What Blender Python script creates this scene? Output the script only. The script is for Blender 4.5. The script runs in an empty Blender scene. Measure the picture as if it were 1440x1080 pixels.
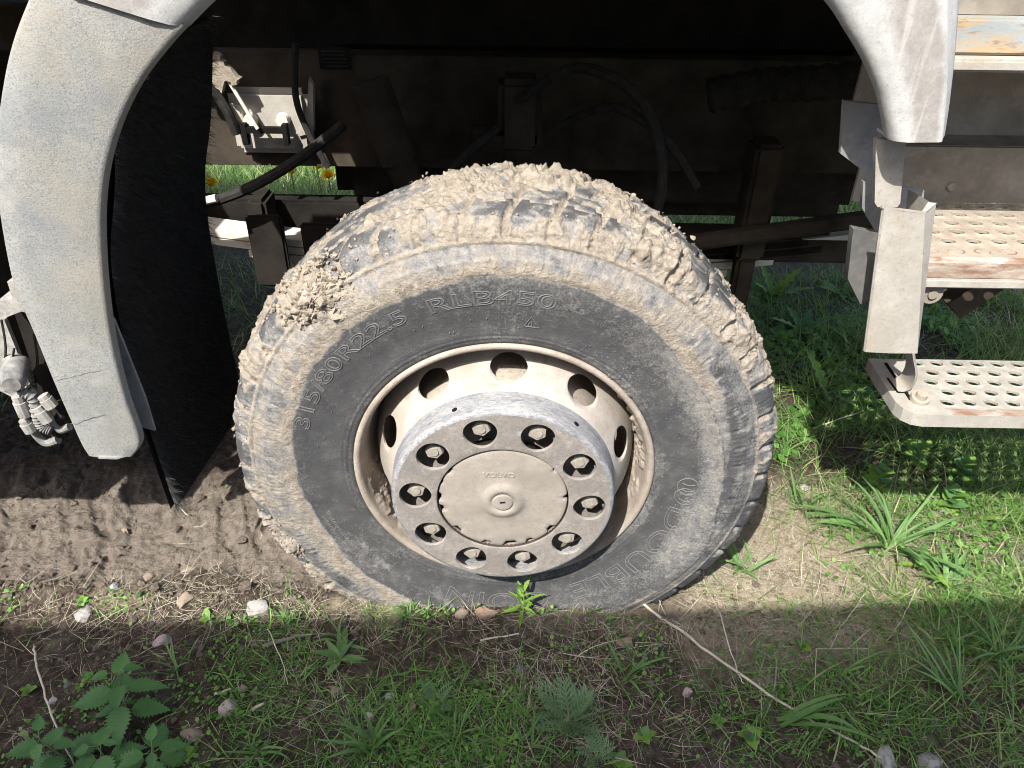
import bpy, math, random
import numpy as np
from mathutils import Vector, Matrix, Euler

# ------------------------------------------------------------------ camera, sky, sun, exposure
scene = bpy.context.scene
col = scene.collection
ZC = 0.392                                   # wheel centre height above the ground in front of it
CAM = (0.02472, -1.17176, 0.9972 + ZC)
PIT, YAW, ROLL, FPX = 0.59323, -0.00888, 0.01142, 1075.109
_fw = Vector((math.sin(YAW) * math.cos(PIT), math.cos(YAW) * math.cos(PIT), -math.sin(PIT)))
_r = Vector((math.cos(YAW), -math.sin(YAW), 0)); _u = _r.cross(_fw)
_R = _r * math.cos(ROLL) + _u * math.sin(ROLL)
_U = -_r * math.sin(ROLL) + _u * math.cos(ROLL)
cd = bpy.data.cameras.new('camera'); cam = bpy.data.objects.new('camera', cd); col.objects.link(cam)
M = Matrix((_R, _U, -_fw)).transposed().to_4x4(); M.translation = Vector(CAM)
cam.matrix_world = M
cd.sensor_fit = 'HORIZONTAL'; cd.sensor_width = 36.0; cd.lens = FPX * 36.0 / 1440.0
cd.clip_start = 0.02; cd.clip_end = 500
scene.camera = cam

SUN = Vector((0.36, 0.745, -1.0))            # direction the light travels
w = bpy.data.worlds.new('World'); scene.world = w; w.use_nodes = True
nt = w.node_tree; nt.nodes.clear()
sky = nt.nodes.new('ShaderNodeTexSky'); sky.sky_type = 'NISHITA'; sky.sun_disc = False
sky.sun_elevation = math.atan2(1.0, math.hypot(SUN.x, SUN.y))
sky.sun_rotation = math.atan2(-SUN.x, -SUN.y) % (2 * math.pi)
sky.air_density = 0.8; sky.dust_density = 3.0; sky.ozone_density = 0.6
bg = nt.nodes.new('ShaderNodeBackground'); bg.inputs['Strength'].default_value = 0.15
wo = nt.nodes.new('ShaderNodeOutputWorld')
nt.links.new(sky.outputs[0], bg.inputs[0]); nt.links.new(bg.outputs[0], wo.inputs[0])
sl = bpy.data.lights.new('sun', 'SUN'); sl.energy = 3.9; sl.angle = math.radians(0.53); sl.color = (1.0, 0.985, 0.945)
so = bpy.data.objects.new('sun', sl); col.objects.link(so)
so.rotation_euler = SUN.to_track_quat('-Z', 'Y').to_euler(); so.location = (-2, -6, 8)
scene.view_settings.view_transform = 'Standard'; scene.view_settings.look = 'None'
scene.view_settings.exposure = 1.24; scene.view_settings.gamma = 1.0
scene.view_settings.use_curve_mapping = False
scene.cycles.use_denoising = True; scene.cycles.filter_width = 1.0
scene.cycles.max_bounces = 6; scene.cycles.transparent_max_bounces = 8

rng = np.random.default_rng(7); random.seed(7)

# ------------------------------------------------------------------ helpers
def ray(px, py):
    return _fw + _R * ((px - 720) / FPX) - _U * ((py - 540) / FPX)
def AY(px, py, Y):                           # world point on the plane y = Y
    d = ray(px, py); t = (Y - CAM[1]) / d.y
    return Vector(CAM) + d * t
def AG(px, py, z=0.0):                       # world point on the level z
    d = ray(px, py); t = (z - CAM[2]) / d.z
    return Vector(CAM) + d * t

def _h(ix, iy, iz, seed):
    n = (ix.astype(np.uint32) * np.uint32(374761393) + iy.astype(np.uint32) * np.uint32(668265263)
         + iz.astype(np.uint32) * np.uint32(2246822519) + np.uint32((seed * 3266489917) & 0xffffffff))
    n = (n ^ (n >> np.uint32(13))) * np.uint32(1274126177)
    n = n ^ (n >> np.uint32(16))
    return (n & np.uint32(0xffff)).astype(np.float32) / 32767.5 - 1.0
def noise3(P, seed=0):
    P = np.asarray(P, dtype=np.float64)
    i = np.floor(P); f = (P - i).astype(np.float32); i = i.astype(np.int64)
    f = f * f * (3 - 2 * f)
    out = 0
    for dx in (0, 1):
        wx = f[:, 0] if dx else 1 - f[:, 0]
        for dy in (0, 1):
            wy = f[:, 1] if dy else 1 - f[:, 1]
            for dz in (0, 1):
                wz = f[:, 2] if dz else 1 - f[:, 2]
                out = out + wx * wy * wz * _h(i[:, 0] + dx, i[:, 1] + dy, i[:, 2] + dz, seed)
    return out
def fbm(P, scale, octv=4, seed=0, gain=0.5):
    P = np.asarray(P) * scale; a = 1.0; s = 0; t = 0
    for k in range(octv):
        s = s + a * noise3(P + 17.3 * k, seed + k); t += a; a *= gain; P = P * 2.03
    return s / t * 1.6
def fbm2(x, y, scale, octv=4, seed=0, gain=0.5):
    return fbm(np.stack([x, y, np.zeros_like(x)], -1), scale, octv, seed, gain)
def sstep(a, b, x):
    t = np.clip((x - a) / (b - a), 0, 1); return t * t * (3 - 2 * t)

WORLD = {}                                   # world origin of every empty / parent
def origin(o):
    return WORLD.get(o.name, Vector((0, 0, 0))) if o else Vector((0, 0, 0))
def tag(o, label=None, cat=None, group=None, kind=None):
    if label: o['label'] = label
    if cat: o['category'] = cat
    if group: o['group'] = group
    if kind: o['kind'] = kind
    return o
def empty(name, loc, parent=None):
    o = bpy.data.objects.new(name, None); col.objects.link(o); o.empty_display_size = 0.05
    loc = Vector(loc); o.location = loc - origin(parent); o.parent = parent
    WORLD[o.name] = loc
    return o
def mesh_np(name, V, F, attrs=None, smooth=True):
    V = np.asarray(V, dtype=np.float32).reshape(-1, 3)
    Fs = F if isinstance(F, list) else [F]
    Fs = [np.asarray(f, dtype=np.int32) for f in Fs if len(f)]
    me = bpy.data.meshes.new(name)
    me.vertices.add(len(V)); me.vertices.foreach_set('co', V.ravel())
    loops = np.concatenate([f.ravel() for f in Fs])
    counts = np.concatenate([np.full(len(f), f.shape[1], np.int32) for f in Fs])
    starts = np.concatenate([[0], np.cumsum(counts)[:-1]]).astype(np.int32)
    me.loops.add(len(loops)); me.loops.foreach_set('vertex_index', loops)
    me.polygons.add(len(counts)); me.polygons.foreach_set('loop_start', starts); me.polygons.foreach_set('loop_total', counts)
    me.polygons.foreach_set('use_smooth', np.full(len(counts), smooth, dtype=bool))
    if attrs:
        for k, a in attrs.items():
            at = me.attributes.new(k, 'FLOAT', 'POINT'); at.data.foreach_set('value', np.asarray(a, dtype=np.float32))
    me.update(); me.validate(verbose=False)
    return me
def mk(name, V, F, mat, parent=None, smooth=True, attrs=None, sharp=None):
    V = np.asarray(V, dtype=np.float64).reshape(-1, 3)
    og = np.array(origin(parent)); me = mesh_np(name, V - og, F, attrs, smooth)
    if sharp is not None:
        me.set_sharp_from_angle(angle=math.radians(sharp))
    me.materials.append(mat)
    o = bpy.data.objects.new(name, me); col.objects.link(o); o.parent = parent
    WORLD[o.name] = Vector(og)
    return o

class MB:                                    # collects polygons for ONE mesh
    def __init__(s): s.v = []; s.f = []
    def add(s, V, F):
        b = len(s.v); s.v += [tuple(p) for p in V]; s.f += [tuple(i + b for i in f) for f in F]
    def box(s, c, d, rot=None, bev=0.0):
        x, y, z = d[0] / 2, d[1] / 2, d[2] / 2
        if bev <= 0:
            V = [Vector((sx * x, sy * y, sz * z)) for sx in (-1, 1) for sy in (-1, 1) for sz in (-1, 1)]
            F = [(0, 1, 3, 2), (4, 6, 7, 5), (0, 4, 5, 1), (2, 3, 7, 6), (0, 2, 6, 4), (1, 5, 7, 3)]
        else:
            b = min(bev, x * .9, y * .9, z * .9)
            import bmesh
            bm = bmesh.new(); bmesh.ops.create_cube(bm, size=1)
            for vv in bm.verts: vv.co = Vector((vv.co.x * 2 * x, vv.co.y * 2 * y, vv.co.z * 2 * z))
            bmesh.ops.bevel(bm, geom=bm.edges[:], offset=b, segments=2, affect='EDGES')
            bm.verts.index_update()
            V = [vv.co.copy() for vv in bm.verts]; F = [[vv.index for vv in f.verts] for f in bm.faces]; bm.free()
        if rot is not None:
            m = Euler(rot).to_matrix(); V = [m @ p for p in V]
        s.add([p + Vector(c) for p in V], F)
    def tube(s, pts, r, n=10, cap=True):
        pts = [Vector(p) for p in pts]; rs = r if isinstance(r, (list, tuple)) else [r] * len(pts)
        V = []; F = []; up = Vector((0.13, 0.31, 0.94))
        t0 = (pts[1] - pts[0]).normalized(); a = t0.cross(up).normalized()
        for i, p in enumerate(pts):
            t = (pts[min(i + 1, len(pts) - 1)] - pts[max(i - 1, 0)]).normalized()
            a = (a - t * a.dot(t)).normalized(); b = t.cross(a)
            for k in range(n):
                q = 2 * math.pi * k / n; V.append(p + (a * math.cos(q) + b * math.sin(q)) * rs[i])
        for i in range(len(pts) - 1):
            for k in range(n):
                F.append((i * n + k, i * n + (k + 1) % n, (i + 1) * n + (k + 1) % n, (i + 1) * n + k))
        if cap:
            F.append(tuple(range(n))[::-1]); F.append(tuple(range((len(pts) - 1) * n, len(pts) * n)))
        s.add(V, F)
    def prism(s, poly, dv):                  # closed polygon (3d points) swept by dv
        n = len(poly); dv = Vector(dv); P = [Vector(p) for p in poly]
        s.add(P + [p + dv for p in P], [tuple(range(n))[::-1], tuple(range(n, 2 * n))] + [(i, (i + 1) % n, n + (i + 1) % n, n + i) for i in range(n)])
    def build(s, name, mat, parent=None, smooth=True, sharp=35):
        og = origin(parent)
        me = bpy.data.meshes.new(name); me.from_pydata([tuple(Vector(p) - og) for p in s.v], [], s.f)
        import bmesh
        bm = bmesh.new(); bm.from_mesh(me); bmesh.ops.recalc_face_normals(bm, faces=bm.faces[:]); bm.to_mesh(me); bm.free()
        me.polygons.foreach_set('use_smooth', [smooth] * len(me.polygons))
        if smooth: me.set_sharp_from_angle(angle=math.radians(sharp))
        me.materials.append(mat); me.update()
        o = bpy.data.objects.new(name, me); col.objects.link(o); o.parent = parent
        WORLD[o.name] = Vector(og)
        return o

def smooth_path(pts, n=6):                   # Catmull-Rom
    P = [Vector(p) for p in pts]; out = []
    for i in range(len(P) - 1):
        a, b, c, d = P[max(i - 1, 0)], P[i], P[i + 1], P[min(i + 2, len(P) - 1)]
        for k in range(n):
            t = k / n
            out.append(0.5 * ((2 * b) + (c - a) * t + (2 * a - 5 * b + 4 * c - d) * t * t + (3 * b - a - 3 * c + d) * t ** 3))
    out.append(P[-1]); return out

# ------------------------------------------------------------------ materials
def ramp(nt, src, stops, interp='LINEAR'):
    r = nt.nodes.new('ShaderNodeValToRGB'); r.color_ramp.interpolation = interp
    e = r.color_ramp.elements
    while len(e) < len(stops): e.new(0.5)
    for k, (p, c) in enumerate(stops):
        e[k].position = p; e[k].color = (*c, 1) if len(c) == 3 else c
    nt.links.new(src, r.inputs[0]); return r.outputs[0]
def g(v): return (v, v, v)
def noise_node(nt, vec, scale, detail=6, rough=0.6, dist=0.0):
    n = nt.nodes.new('ShaderNodeTexNoise'); n.inputs['Scale'].default_value = scale
    n.inputs['Detail'].default_value = detail; n.inputs['Roughness'].default_value = rough; n.inputs['Distortion'].default_value = dist
    nt.links.new(vec, n.inputs['Vector']); return n.outputs[0]
def mixc(nt, fac, a, b, mode='MIX'):
    m = nt.nodes.new('ShaderNodeMix'); m.data_type = 'RGBA'; m.blend_type = mode
    for s, i in ((fac, 0), (a, 6), (b, 7)):
        if isinstance(s, (int, float)): m.inputs[i].default_value = s
        elif isinstance(s, tuple): m.inputs[i].default_value = (*s, 1)
        else: nt.links.new(s, m.inputs[i])
    return m.outputs[2]
def math_node(nt, op, a, b=0.0, clamp=False):
    m = nt.nodes.new('ShaderNodeMath'); m.operation = op; m.use_clamp = clamp
    for s, i in ((a, 0), (b, 1)):
        if isinstance(s, (int, float)): m.inputs[i].default_value = s
        else: nt.links.new(s, m.inputs[i])
    return m.outputs[0]
def base_mat(name):
    m = bpy.data.materials.new(name); m.use_nodes = True; nt = m.node_tree
    p = nt.nodes['Principled BSDF']; tc = nt.nodes.new('ShaderNodeTexCoord')
    return m, nt, p, tc.outputs['Object']
def bump(nt, p, h, strength=0.4, dist=0.002):
    b = nt.nodes.new('ShaderNodeBump'); b.inputs['Strength'].default_value = strength; b.inputs['Distance'].default_value = dist
    nt.links.new(h, b.inputs['Height']); nt.links.new(b.outputs[0], p.inputs['Normal'])
def surf(name, stops, scale=8, rough=0.8, bstr=0.4, bdist=0.002, bscale=120, layers=(), metallic=0.0, spec=0.3, stretch=None):
    """noise ramp + layers of (scale, lo, hi, colour, strength) + fine bump"""
    m, nt, p, vec = base_mat(name)
    v2 = vec
    if stretch:
        mp = nt.nodes.new('ShaderNodeMapping'); mp.inputs['Scale'].default_value = stretch
        nt.links.new(vec, mp.inputs[0]); v2 = mp.outputs[0]
    c = ramp(nt, noise_node(nt, v2, scale, 7, 0.62), stops)
    for (sc, lo, hi, cc, st) in layers:
        f = ramp(nt, noise_node(nt, v2, sc, 8, 0.68), [(lo, g(0)), (hi, g(st))])
        c = mixc(nt, f, c, cc)
    nt.links.new(c, p.inputs['Base Color'])
    p.inputs['Roughness'].default_value = rough; p.inputs['Metallic'].default_value = metallic
    p.inputs['Specular IOR Level'].default_value = spec
    if bstr: bump(nt, p, noise_node(nt, vec, bscale, 6, 0.65), bstr, bdist)
    return m

DUST = (0.375, 0.328, 0.265); MUD = (0.29, 0.246, 0.192); MUDD = (0.175, 0.142, 0.108)
# tyre: rubber under an attribute-driven coat of dried mud
def tyre_mat():
    m, nt, p, vec = base_mat('muddy_rubber')
    at = nt.nodes.new('ShaderNodeAttribute'); at.attribute_name = 'mud'
    n1 = noise_node(nt, vec, 260, 5, 0.7); n2 = noise_node(nt, vec, 22, 6, 0.65); n3 = noise_node(nt, vec, 70, 6, 0.7)
    rub = ramp(nt, n2, [(0.3, (0.050, 0.050, 0.052)), (0.55, (0.070, 0.069, 0.069)), (0.75, (0.105, 0.100, 0.094))])
    rub = mixc(nt, ramp(nt, n3, [(0.52, g(0)), (0.72, g(0.3))]), rub, (0.15, 0.14, 0.125))
    mud = ramp(nt, n3, [(0.28, MUDD), (0.45, MUD), (0.62, DUST), (0.8, (0.46, 0.415, 0.345))])
    f = math_node(nt, 'ADD', at.outputs['Fac'], math_node(nt, 'MULTIPLY', math_node(nt, 'SUBTRACT', n1, 0.5), 1.05))
    f = math_node(nt, 'ADD', f, math_node(nt, 'MULTIPLY', math_node(nt, 'SUBTRACT', n3, 0.5), 0.5))
    film = ramp(nt, f, [(0.10, g(0)), (0.45, g(1))])
    rub = mixc(nt, film, rub, ramp(nt, n3, [(0.3, (0.145, 0.143, 0.142)), (0.7, (0.245, 0.230, 0.208))]))
    f = ramp(nt, f, [(0.42, g(0)), (0.74, g(1))])
    nt.links.new(mixc(nt, f, rub, mud), p.inputs['Base Color'])
    nt.links.new(ramp(nt, f, [(0, g(0.62)), (1, g(0.95))]), p.inputs['Roughness'])
    p.inputs['Specular IOR Level'].default_value = 0.35
    bump(nt, p, math_node(nt, 'ADD', n1, math_node(nt, 'MULTIPLY', n3, 1.2)), 0.5, 0.0022)
    b_ = [q for q in nt.nodes if q.bl_idname == 'ShaderNodeBump'][0]
    nt.links.new(math_node(nt, 'ADD', math_node(nt, 'MULTIPLY', f, 0.0042), 0.0012), b_.inputs['Distance']); b_.inputs['Strength'].default_value = 0.9
    return m
M_TYRE = tyre_mat()
M_LETTER = surf('raised_rubber', [(0.3, (0.09, 0.09, 0.095)), (0.7, (0.15, 0.147, 0.14))], 60, 0.6, 0.3, layers=[(90, .5, .75, (0.22, 0.20, 0.17), .7)])
M_LETDUST = surf('dusted_rubber', [(0.3, (0.10, 0.098, 0.094)), (0.7, (0.17, 0.162, 0.148))], 60, 0.85, 0.3)
M_MUD = surf('dried_mud', [(0.25, MUDD), (0.5, MUD), (0.75, DUST)], 60, 0.96, 0.9, 0.003, 240)
M_DISC = surf('dusty_white_steel', [(0.3, (0.324, 0.282, 0.235)), (0.6, (0.408, 0.367, 0.321))], 14, 0.75, 0.25, 0.001, 300,
              layers=[(8, .46, .62, (0.255, 0.215, 0.172), .55), (28, .56, .66, (0.211, 0.163, 0.125), .6), (45, .50, .72, (0.253, 0.211, 0.166), .6), (6, .5, .64, (0.422, 0.390, 0.354), .6), (220, .54, .68, (0.232, 0.197, 0.159), .5)])
M_RIM = surf('dusty_rim_paint', [(0.3, (0.280, 0.236, 0.190)), (0.65, (0.364, 0.319, 0.268))], 20, 0.85, 0.7, 0.002, 200,
             layers=[(8, .46, .62, (0.211, 0.172, 0.136), .6), (110, .54, .66, (0.176, 0.142, 0.111), .6), (35, .52, .72, (0.234, 0.180, 0.131), .7)])
M_RING = surf('scuffed_ring_steel', [(0.3, (0.203, 0.177, 0.151)), (0.65, (0.294, 0.262, 0.229))], 18, 0.85, 0.6, 0.0012, 420,
              layers=[(8, .44, .60, (0.184, 0.167, 0.149), .65), (55, .56, .66, (0.386, 0.356, 0.324), .6), (26, .5, .75, (0.332, 0.288, 0.240), .7), (120, .45, .7, (0.144, 0.129, 0.122), .6), (420, .52, .66, (0.098, 0.088, 0.085), .55)])
M_RINGSIDE = surf('grey_blue_scuffed_steel', [(0.35, (0.170, 0.174, 0.187)), (0.65, (0.306, 0.302, 0.297))], 16, 0.75, 0.5, 0.001, 300,
                  layers=[(60, .48, .66, (0.383, 0.353, 0.310), .7), (110, .50, .66, (0.093, 0.102, 0.123), .75), (300, .52, .66, (0.085, 0.089, 0.102), .6)], stretch=(1, 3.0, 1))
M_CAP = surf('dusty_hub_cap', [(0.3, (0.255, 0.222, 0.183)), (0.65, (0.330, 0.292, 0.249))], 22, 0.88, 0.4, 0.001, 380,
             layers=[(9, .46, .62, (0.215, 0.189, 0.158), .55), (30, .58, .68, (0.370, 0.332, 0.290), .6), (70, .50, .75, (0.213, 0.185, 0.153), .6), (300, .54, .68, (0.179, 0.158, 0.133), .5)])
M_NUT = surf('dusty_nut', [(0.3, (0.230, 0.203, 0.168)), (0.7, (0.352, 0.318, 0.267))], 80, 0.85, 0.3)
M_FENDER = surf('dusty_grey_paint', [(0.3, (0.207, 0.212, 0.197)), (0.5, (0.250, 0.251, 0.234)), (0.7, (0.296, 0.291, 0.268))], 5, 0.8, 0.65, 0.0016, 380,
                layers=[(22, .5, .75, (0.323, 0.306, 0.275), .7), (90, .54, .72, (0.169, 0.170, 0.164), .6), (260, .50, .64, (0.100, 0.104, 0.108), .65), (3.2, .52, .64, (0.276, 0.246, 0.193), .6), (7, .55, .68, (0.169, 0.178, 0.186), .65), (2.2, .55, .62, (0.361, 0.348, 0.320), .6)])
def guard_paint():                            # dusty paint; worn edges whitened further, putting the lit rounding into the colour
    m, nt, p, vec = base_mat('lit_edge_white_paint')
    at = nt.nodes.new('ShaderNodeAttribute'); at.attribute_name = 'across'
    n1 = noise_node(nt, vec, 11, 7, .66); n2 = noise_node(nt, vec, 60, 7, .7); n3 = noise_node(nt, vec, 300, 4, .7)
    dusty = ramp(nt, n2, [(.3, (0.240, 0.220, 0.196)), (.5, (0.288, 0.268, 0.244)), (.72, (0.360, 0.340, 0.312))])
    edge_white = ramp(nt, n2, [(.3, (0.400, 0.400, 0.380)), (.7, (0.528, 0.528, 0.508))])
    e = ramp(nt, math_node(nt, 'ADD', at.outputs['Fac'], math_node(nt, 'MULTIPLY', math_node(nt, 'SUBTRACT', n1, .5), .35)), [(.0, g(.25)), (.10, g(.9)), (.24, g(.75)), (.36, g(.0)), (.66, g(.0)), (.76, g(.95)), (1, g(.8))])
    c = mixc(nt, e, dusty, edge_white)
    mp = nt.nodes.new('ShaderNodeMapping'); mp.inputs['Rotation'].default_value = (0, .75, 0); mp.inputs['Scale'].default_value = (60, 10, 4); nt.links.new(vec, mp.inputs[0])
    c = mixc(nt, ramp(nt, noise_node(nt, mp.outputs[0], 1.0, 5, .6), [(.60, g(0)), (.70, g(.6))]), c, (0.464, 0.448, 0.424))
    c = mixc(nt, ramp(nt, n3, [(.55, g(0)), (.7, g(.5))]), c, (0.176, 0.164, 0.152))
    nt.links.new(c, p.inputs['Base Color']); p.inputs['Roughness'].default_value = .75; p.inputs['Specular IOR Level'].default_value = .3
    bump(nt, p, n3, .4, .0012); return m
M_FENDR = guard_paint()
M_CRACK = surf('crack_grime', [(0.3, (0.12, 0.125, 0.13)), (0.7, (0.20, 0.20, 0.20))], 60, 0.9, 0.0)
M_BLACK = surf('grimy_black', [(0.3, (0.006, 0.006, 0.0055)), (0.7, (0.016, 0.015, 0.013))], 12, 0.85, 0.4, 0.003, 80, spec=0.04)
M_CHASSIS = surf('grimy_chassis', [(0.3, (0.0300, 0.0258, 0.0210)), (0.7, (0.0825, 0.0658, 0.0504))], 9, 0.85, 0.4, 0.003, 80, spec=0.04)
M_CHASSIS_SHADED = surf('chassis_painted_shade', [(0.3, (0.012, 0.011, 0.010)), (0.7, (0.033, 0.028, 0.024))], 9, 0.85, 0.4, 0.003, 80, spec=0.04)  # chassis colour darkened, so that parts in the sun still look shaded
M_SUNPATCH = surf('sun_patch_pale_dust', [(0.3, (0.30, 0.275, 0.235)), (0.7, (0.43, 0.40, 0.345))], 14, 0.9, 0.4, 0.002, 120)  # dust colour kept pale to brighten the sun patch on the rail
M_SPRING = surf('pale_spring_steel', [(0.3, (0.55, 0.50, 0.43)), (0.7, (0.66, 0.62, 0.55))], 14, 0.8, 0.3, layers=[(25, .52, .7, (0.45, 0.27, 0.14), .6)])
M_RUBHOSE = surf('black_hose', [(0.3, (0.0200, 0.0190, 0.0180)), (0.7, (0.0440, 0.0400, 0.0360))], 40, 0.9, 0.3, spec=0.05)
M_LINER = surf('black_liner', [(0.3, (0.012, 0.0115, 0.010)), (0.7, (0.03, 0.027, 0.023))], 12, 0.9, 0.3, spec=0.04)
M_DUSTHOSE = surf('dusty_hose', [(0.3, (0.09, 0.092, 0.095)), (0.7, (0.30, 0.285, 0.255))], 50, 0.85, 0.3)
M_CLUST = surf('dusty_grey_fitting', [(0.3, (0.20, 0.195, 0.18)), (0.7, (0.40, 0.375, 0.335))], 30, 0.85, 0.5, 0.001, 260, layers=[(80, .5, .68, (0.12, 0.12, 0.12), .6)])
M_GREYD = surf('dim_stamping', [(0.3, (0.03, 0.03, 0.028)), (0.7, (0.06, 0.058, 0.052))], 30, 0.9, 0.0, spec=0.05)
M_BRUSH = surf('black_bristle', [(0.3, (0.014, 0.014, 0.014)), (0.7, (0.05, 0.048, 0.046))], 60, 0.5, 0.0)
M_BRUSHM = surf('black_mat', [(0.3, (0.008, 0.008, 0.008)), (0.7, (0.025, 0.024, 0.022))], 60, 0.9, 0.4)
M_STEP = surf('dusty_galvanised_step', [(0.3, (0.258, 0.243, 0.208)), (0.65, (0.342, 0.324, 0.283))], 16, 0.75, 0.35, 0.001, 280,
              layers=[(6, .46, .60, (0.257, 0.230, 0.191), .5), (9, .5, .66, (0.380, 0.358, 0.308), .6), (40, .52, .70, (0.258, 0.199, 0.137), .6), (200, .55, .68, (0.182, 0.163, 0.130), .5)])
M_STEPR = surf('rusty_step', [(0.3, (0.248, 0.208, 0.159)), (0.65, (0.338, 0.291, 0.231))], 16, 0.85, 0.5, 0.001, 280,
               layers=[(30, .52, .70, (0.248, 0.166, 0.100), .55)])
M_RUST = surf('rust_edge', [(0.3, (0.20, 0.145, 0.105)), (0.5, (0.30, 0.245, 0.195)), (0.7, (0.42, 0.39, 0.345))], 30, 0.9, 0.5, 0.001, 200,
              layers=[(38, .46, .62, (0.17, 0.085, 0.048), .8), (12, .52, .64, (0.44, 0.41, 0.37), .6)], stretch=(.5, 1, 2))
M_PANEL = surf('dusty_pale_panel', [(0.3, (0.283, 0.260, 0.221)), (0.65, (0.387, 0.364, 0.316))], 18, 0.78, 0.4, 0.001, 260,
               layers=[(5, .46, .60, (0.279, 0.244, 0.198), .5), (34, .48, .68, (0.298, 0.249, 0.190), .7), (12, .52, .66, (0.409, 0.390, 0.347), .6), (180, .54, .68, (0.193, 0.169, 0.136), .5)])
M_GREY = surf('grey_plate', [(0.3, (0.15, 0.155, 0.155)), (0.7, (0.26, 0.26, 0.25))], 18, 0.8, 0.3, layers=[(60, .5, .72, (0.34, 0.31, 0.27), .5)])
M_GREYB = surf('grimy_grey_block', [(0.3, (0.07, 0.07, 0.068)), (0.7, (0.13, 0.127, 0.118))], 18, 0.85, 0.3, layers=[(60, .5, .72, (0.2, 0.185, 0.16), .5)])
M_BROWN = surf('brown_grime_panel', [(0.3, (0.16, 0.135, 0.105)), (0.7, (0.30, 0.265, 0.215))], 10, 0.88, 0.4, 0.001, 160,
               layers=[(24, .52, .7, (0.36, 0.33, 0.28), .6), (12, .6, .68, (0.14, 0.075, 0.04), .5)])
M_TRIM = surf('rusted_blue_trim', [(0.3, (0.221, 0.246, 0.246)), (0.7, (0.357, 0.365, 0.340))], 10, 0.7, 0.4, 0.001, 200,
              layers=[(16, .48, .6, (0.374, 0.264, 0.145), .9), (40, .55, .7, (0.136, 0.068, 0.038), .8)], stretch=(.6, 1, 2.2))
M_CAB = surf('cab_paint', [(0.3, (0.40, 0.40, 0.38)), (0.7, (0.52, 0.52, 0.49))], 4, 0.5, 0.1)
M_GLASS = surf('dark_window', [(0.3, (0.02, 0.025, 0.03)), (0.7, (0.03, 0.035, 0.04))], 4, 0.08, 0.0, spec=0.6)
M_WOOD = surf('bounce_white_board', [(0.3, (0.42, 0.40, 0.36)), (0.7, (0.60, 0.58, 0.54))], 3, 0.9, 0.5, 0.003, 50, stretch=(8, 8, .6))  # boards whitened to bounce light into the foreground shade
M_ROOFS = surf('grey_sheet_roof', [(0.3, (0.25, 0.25, 0.25)), (0.7, (0.36, 0.35, 0.34))], 4, 0.6, 0.2)

def ground_mat():
    m, nt, p, vec = base_mat('soil')
    tr = nt.nodes.new('ShaderNodeAttribute'); tr.attribute_name = 'track'
    dr = nt.nodes.new('ShaderNodeAttribute'); dr.attribute_name = 'dry'
    n1 = noise_node(nt, vec, 9, 8, 0.62); n2 = noise_node(nt, vec, 55, 7, 0.68); n3 = noise_node(nt, vec, 240, 5, 0.7)
    soil = ramp(nt, n2, [(0.30, (0.030, 0.022, 0.016)), (0.5, (0.070, 0.051, 0.037)), (0.70, (0.14, 0.107, 0.080))])
    trk = ramp(nt, n2, [(0.28, (0.125, 0.100, 0.078)), (0.5, (0.188, 0.155, 0.124)), (0.75, (0.27, 0.23, 0.187))])
    dry = ramp(nt, n2, [(0.28, (0.21, 0.165, 0.11)), (0.52, (0.34, 0.28, 0.195)), (0.75, (0.46, 0.39, 0.28))])
    c = mixc(nt, tr.outputs['Fac'], soil, trk)
    c = mixc(nt, dr.outputs['Fac'], c, dry)
    c = mixc(nt, ramp(nt, n1, [(0.54, g(0)), (0.74, g(0.35))]), c, (0.27, 0.235, 0.185))
    c = mixc(nt, ramp(nt, n3, [(0.62, g(0)), (0.72, g(0.5))]), c, (0.36, 0.32, 0.26))
    nt.links.new(c, p.inputs['Base Color']); p.inputs['Roughness'].default_value = 0.96
    p.inputs['Specular IOR Level'].default_value = 0.2
    bump(nt, p, math_node(nt, 'ADD', n3, math_node(nt, 'MULTIPLY', n2, 1.8)), 1.0, 0.007)
    return m
M_GROUND = ground_mat()
def leaf_mat(name, stops, attr=True, trans=0.35, rough=0.55, tcol=None):
    m, nt, p, vec = base_mat(name)
    if attr:
        a = nt.nodes.new('ShaderNodeAttribute'); a.attribute_name = 'rnd'; src = a.outputs['Fac']
    else:
        oi = nt.nodes.new('ShaderNodeObjectInfo')
        src = math_node(nt, 'ADD', math_node(nt, 'MULTIPLY', oi.outputs['Random'], 0.6), math_node(nt, 'MULTIPLY', noise_node(nt, vec, 30, 4), 0.4))
    c = ramp(nt, src, stops)
    c = mixc(nt, ramp(nt, noise_node(nt, vec, 160, 3), [(0.35, g(0)), (0.75, g(0.35))]), c, (0.05, 0.06, 0.03))
    nt.links.new(c, p.inputs['Base Color']); p.inputs['Roughness'].default_value = rough
    p.inputs['Specular IOR Level'].default_value = 0.35
    if trans > 0:
        t = nt.nodes.new('ShaderNodeBsdfTranslucent'); mx = nt.nodes.new('ShaderNodeMixShader'); mx.inputs[0].default_value = trans
        tc = mixc(nt, 0.6, c, tcol or (0.16, 0.26, 0.03))
        nt.links.new(tc, t.inputs[0])
        nt.links.new(p.outputs[0], mx.inputs[1]); nt.links.new(t.outputs[0], mx.inputs[2])
        nt.links.new(mx.outputs[0], nt.nodes['Material Output'].inputs[0])
    return m
M_GRASS = leaf_mat('green_blade', [(0, (0.055, 0.13, 0.03)), (0.35, (0.115, 0.235, 0.05)), (0.65, (0.21, 0.35, 0.085)), (0.84, (0.34, 0.42, 0.14)), (1, (0.47, 0.44, 0.25))])
M_GRASSF = leaf_mat('fresh_blade', [(0, (0.045, 0.13, 0.02)), (0.4, (0.10, 0.26, 0.04)), (0.75, (0.18, 0.38, 0.07)), (1, (0.33, 0.44, 0.13))])
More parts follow.
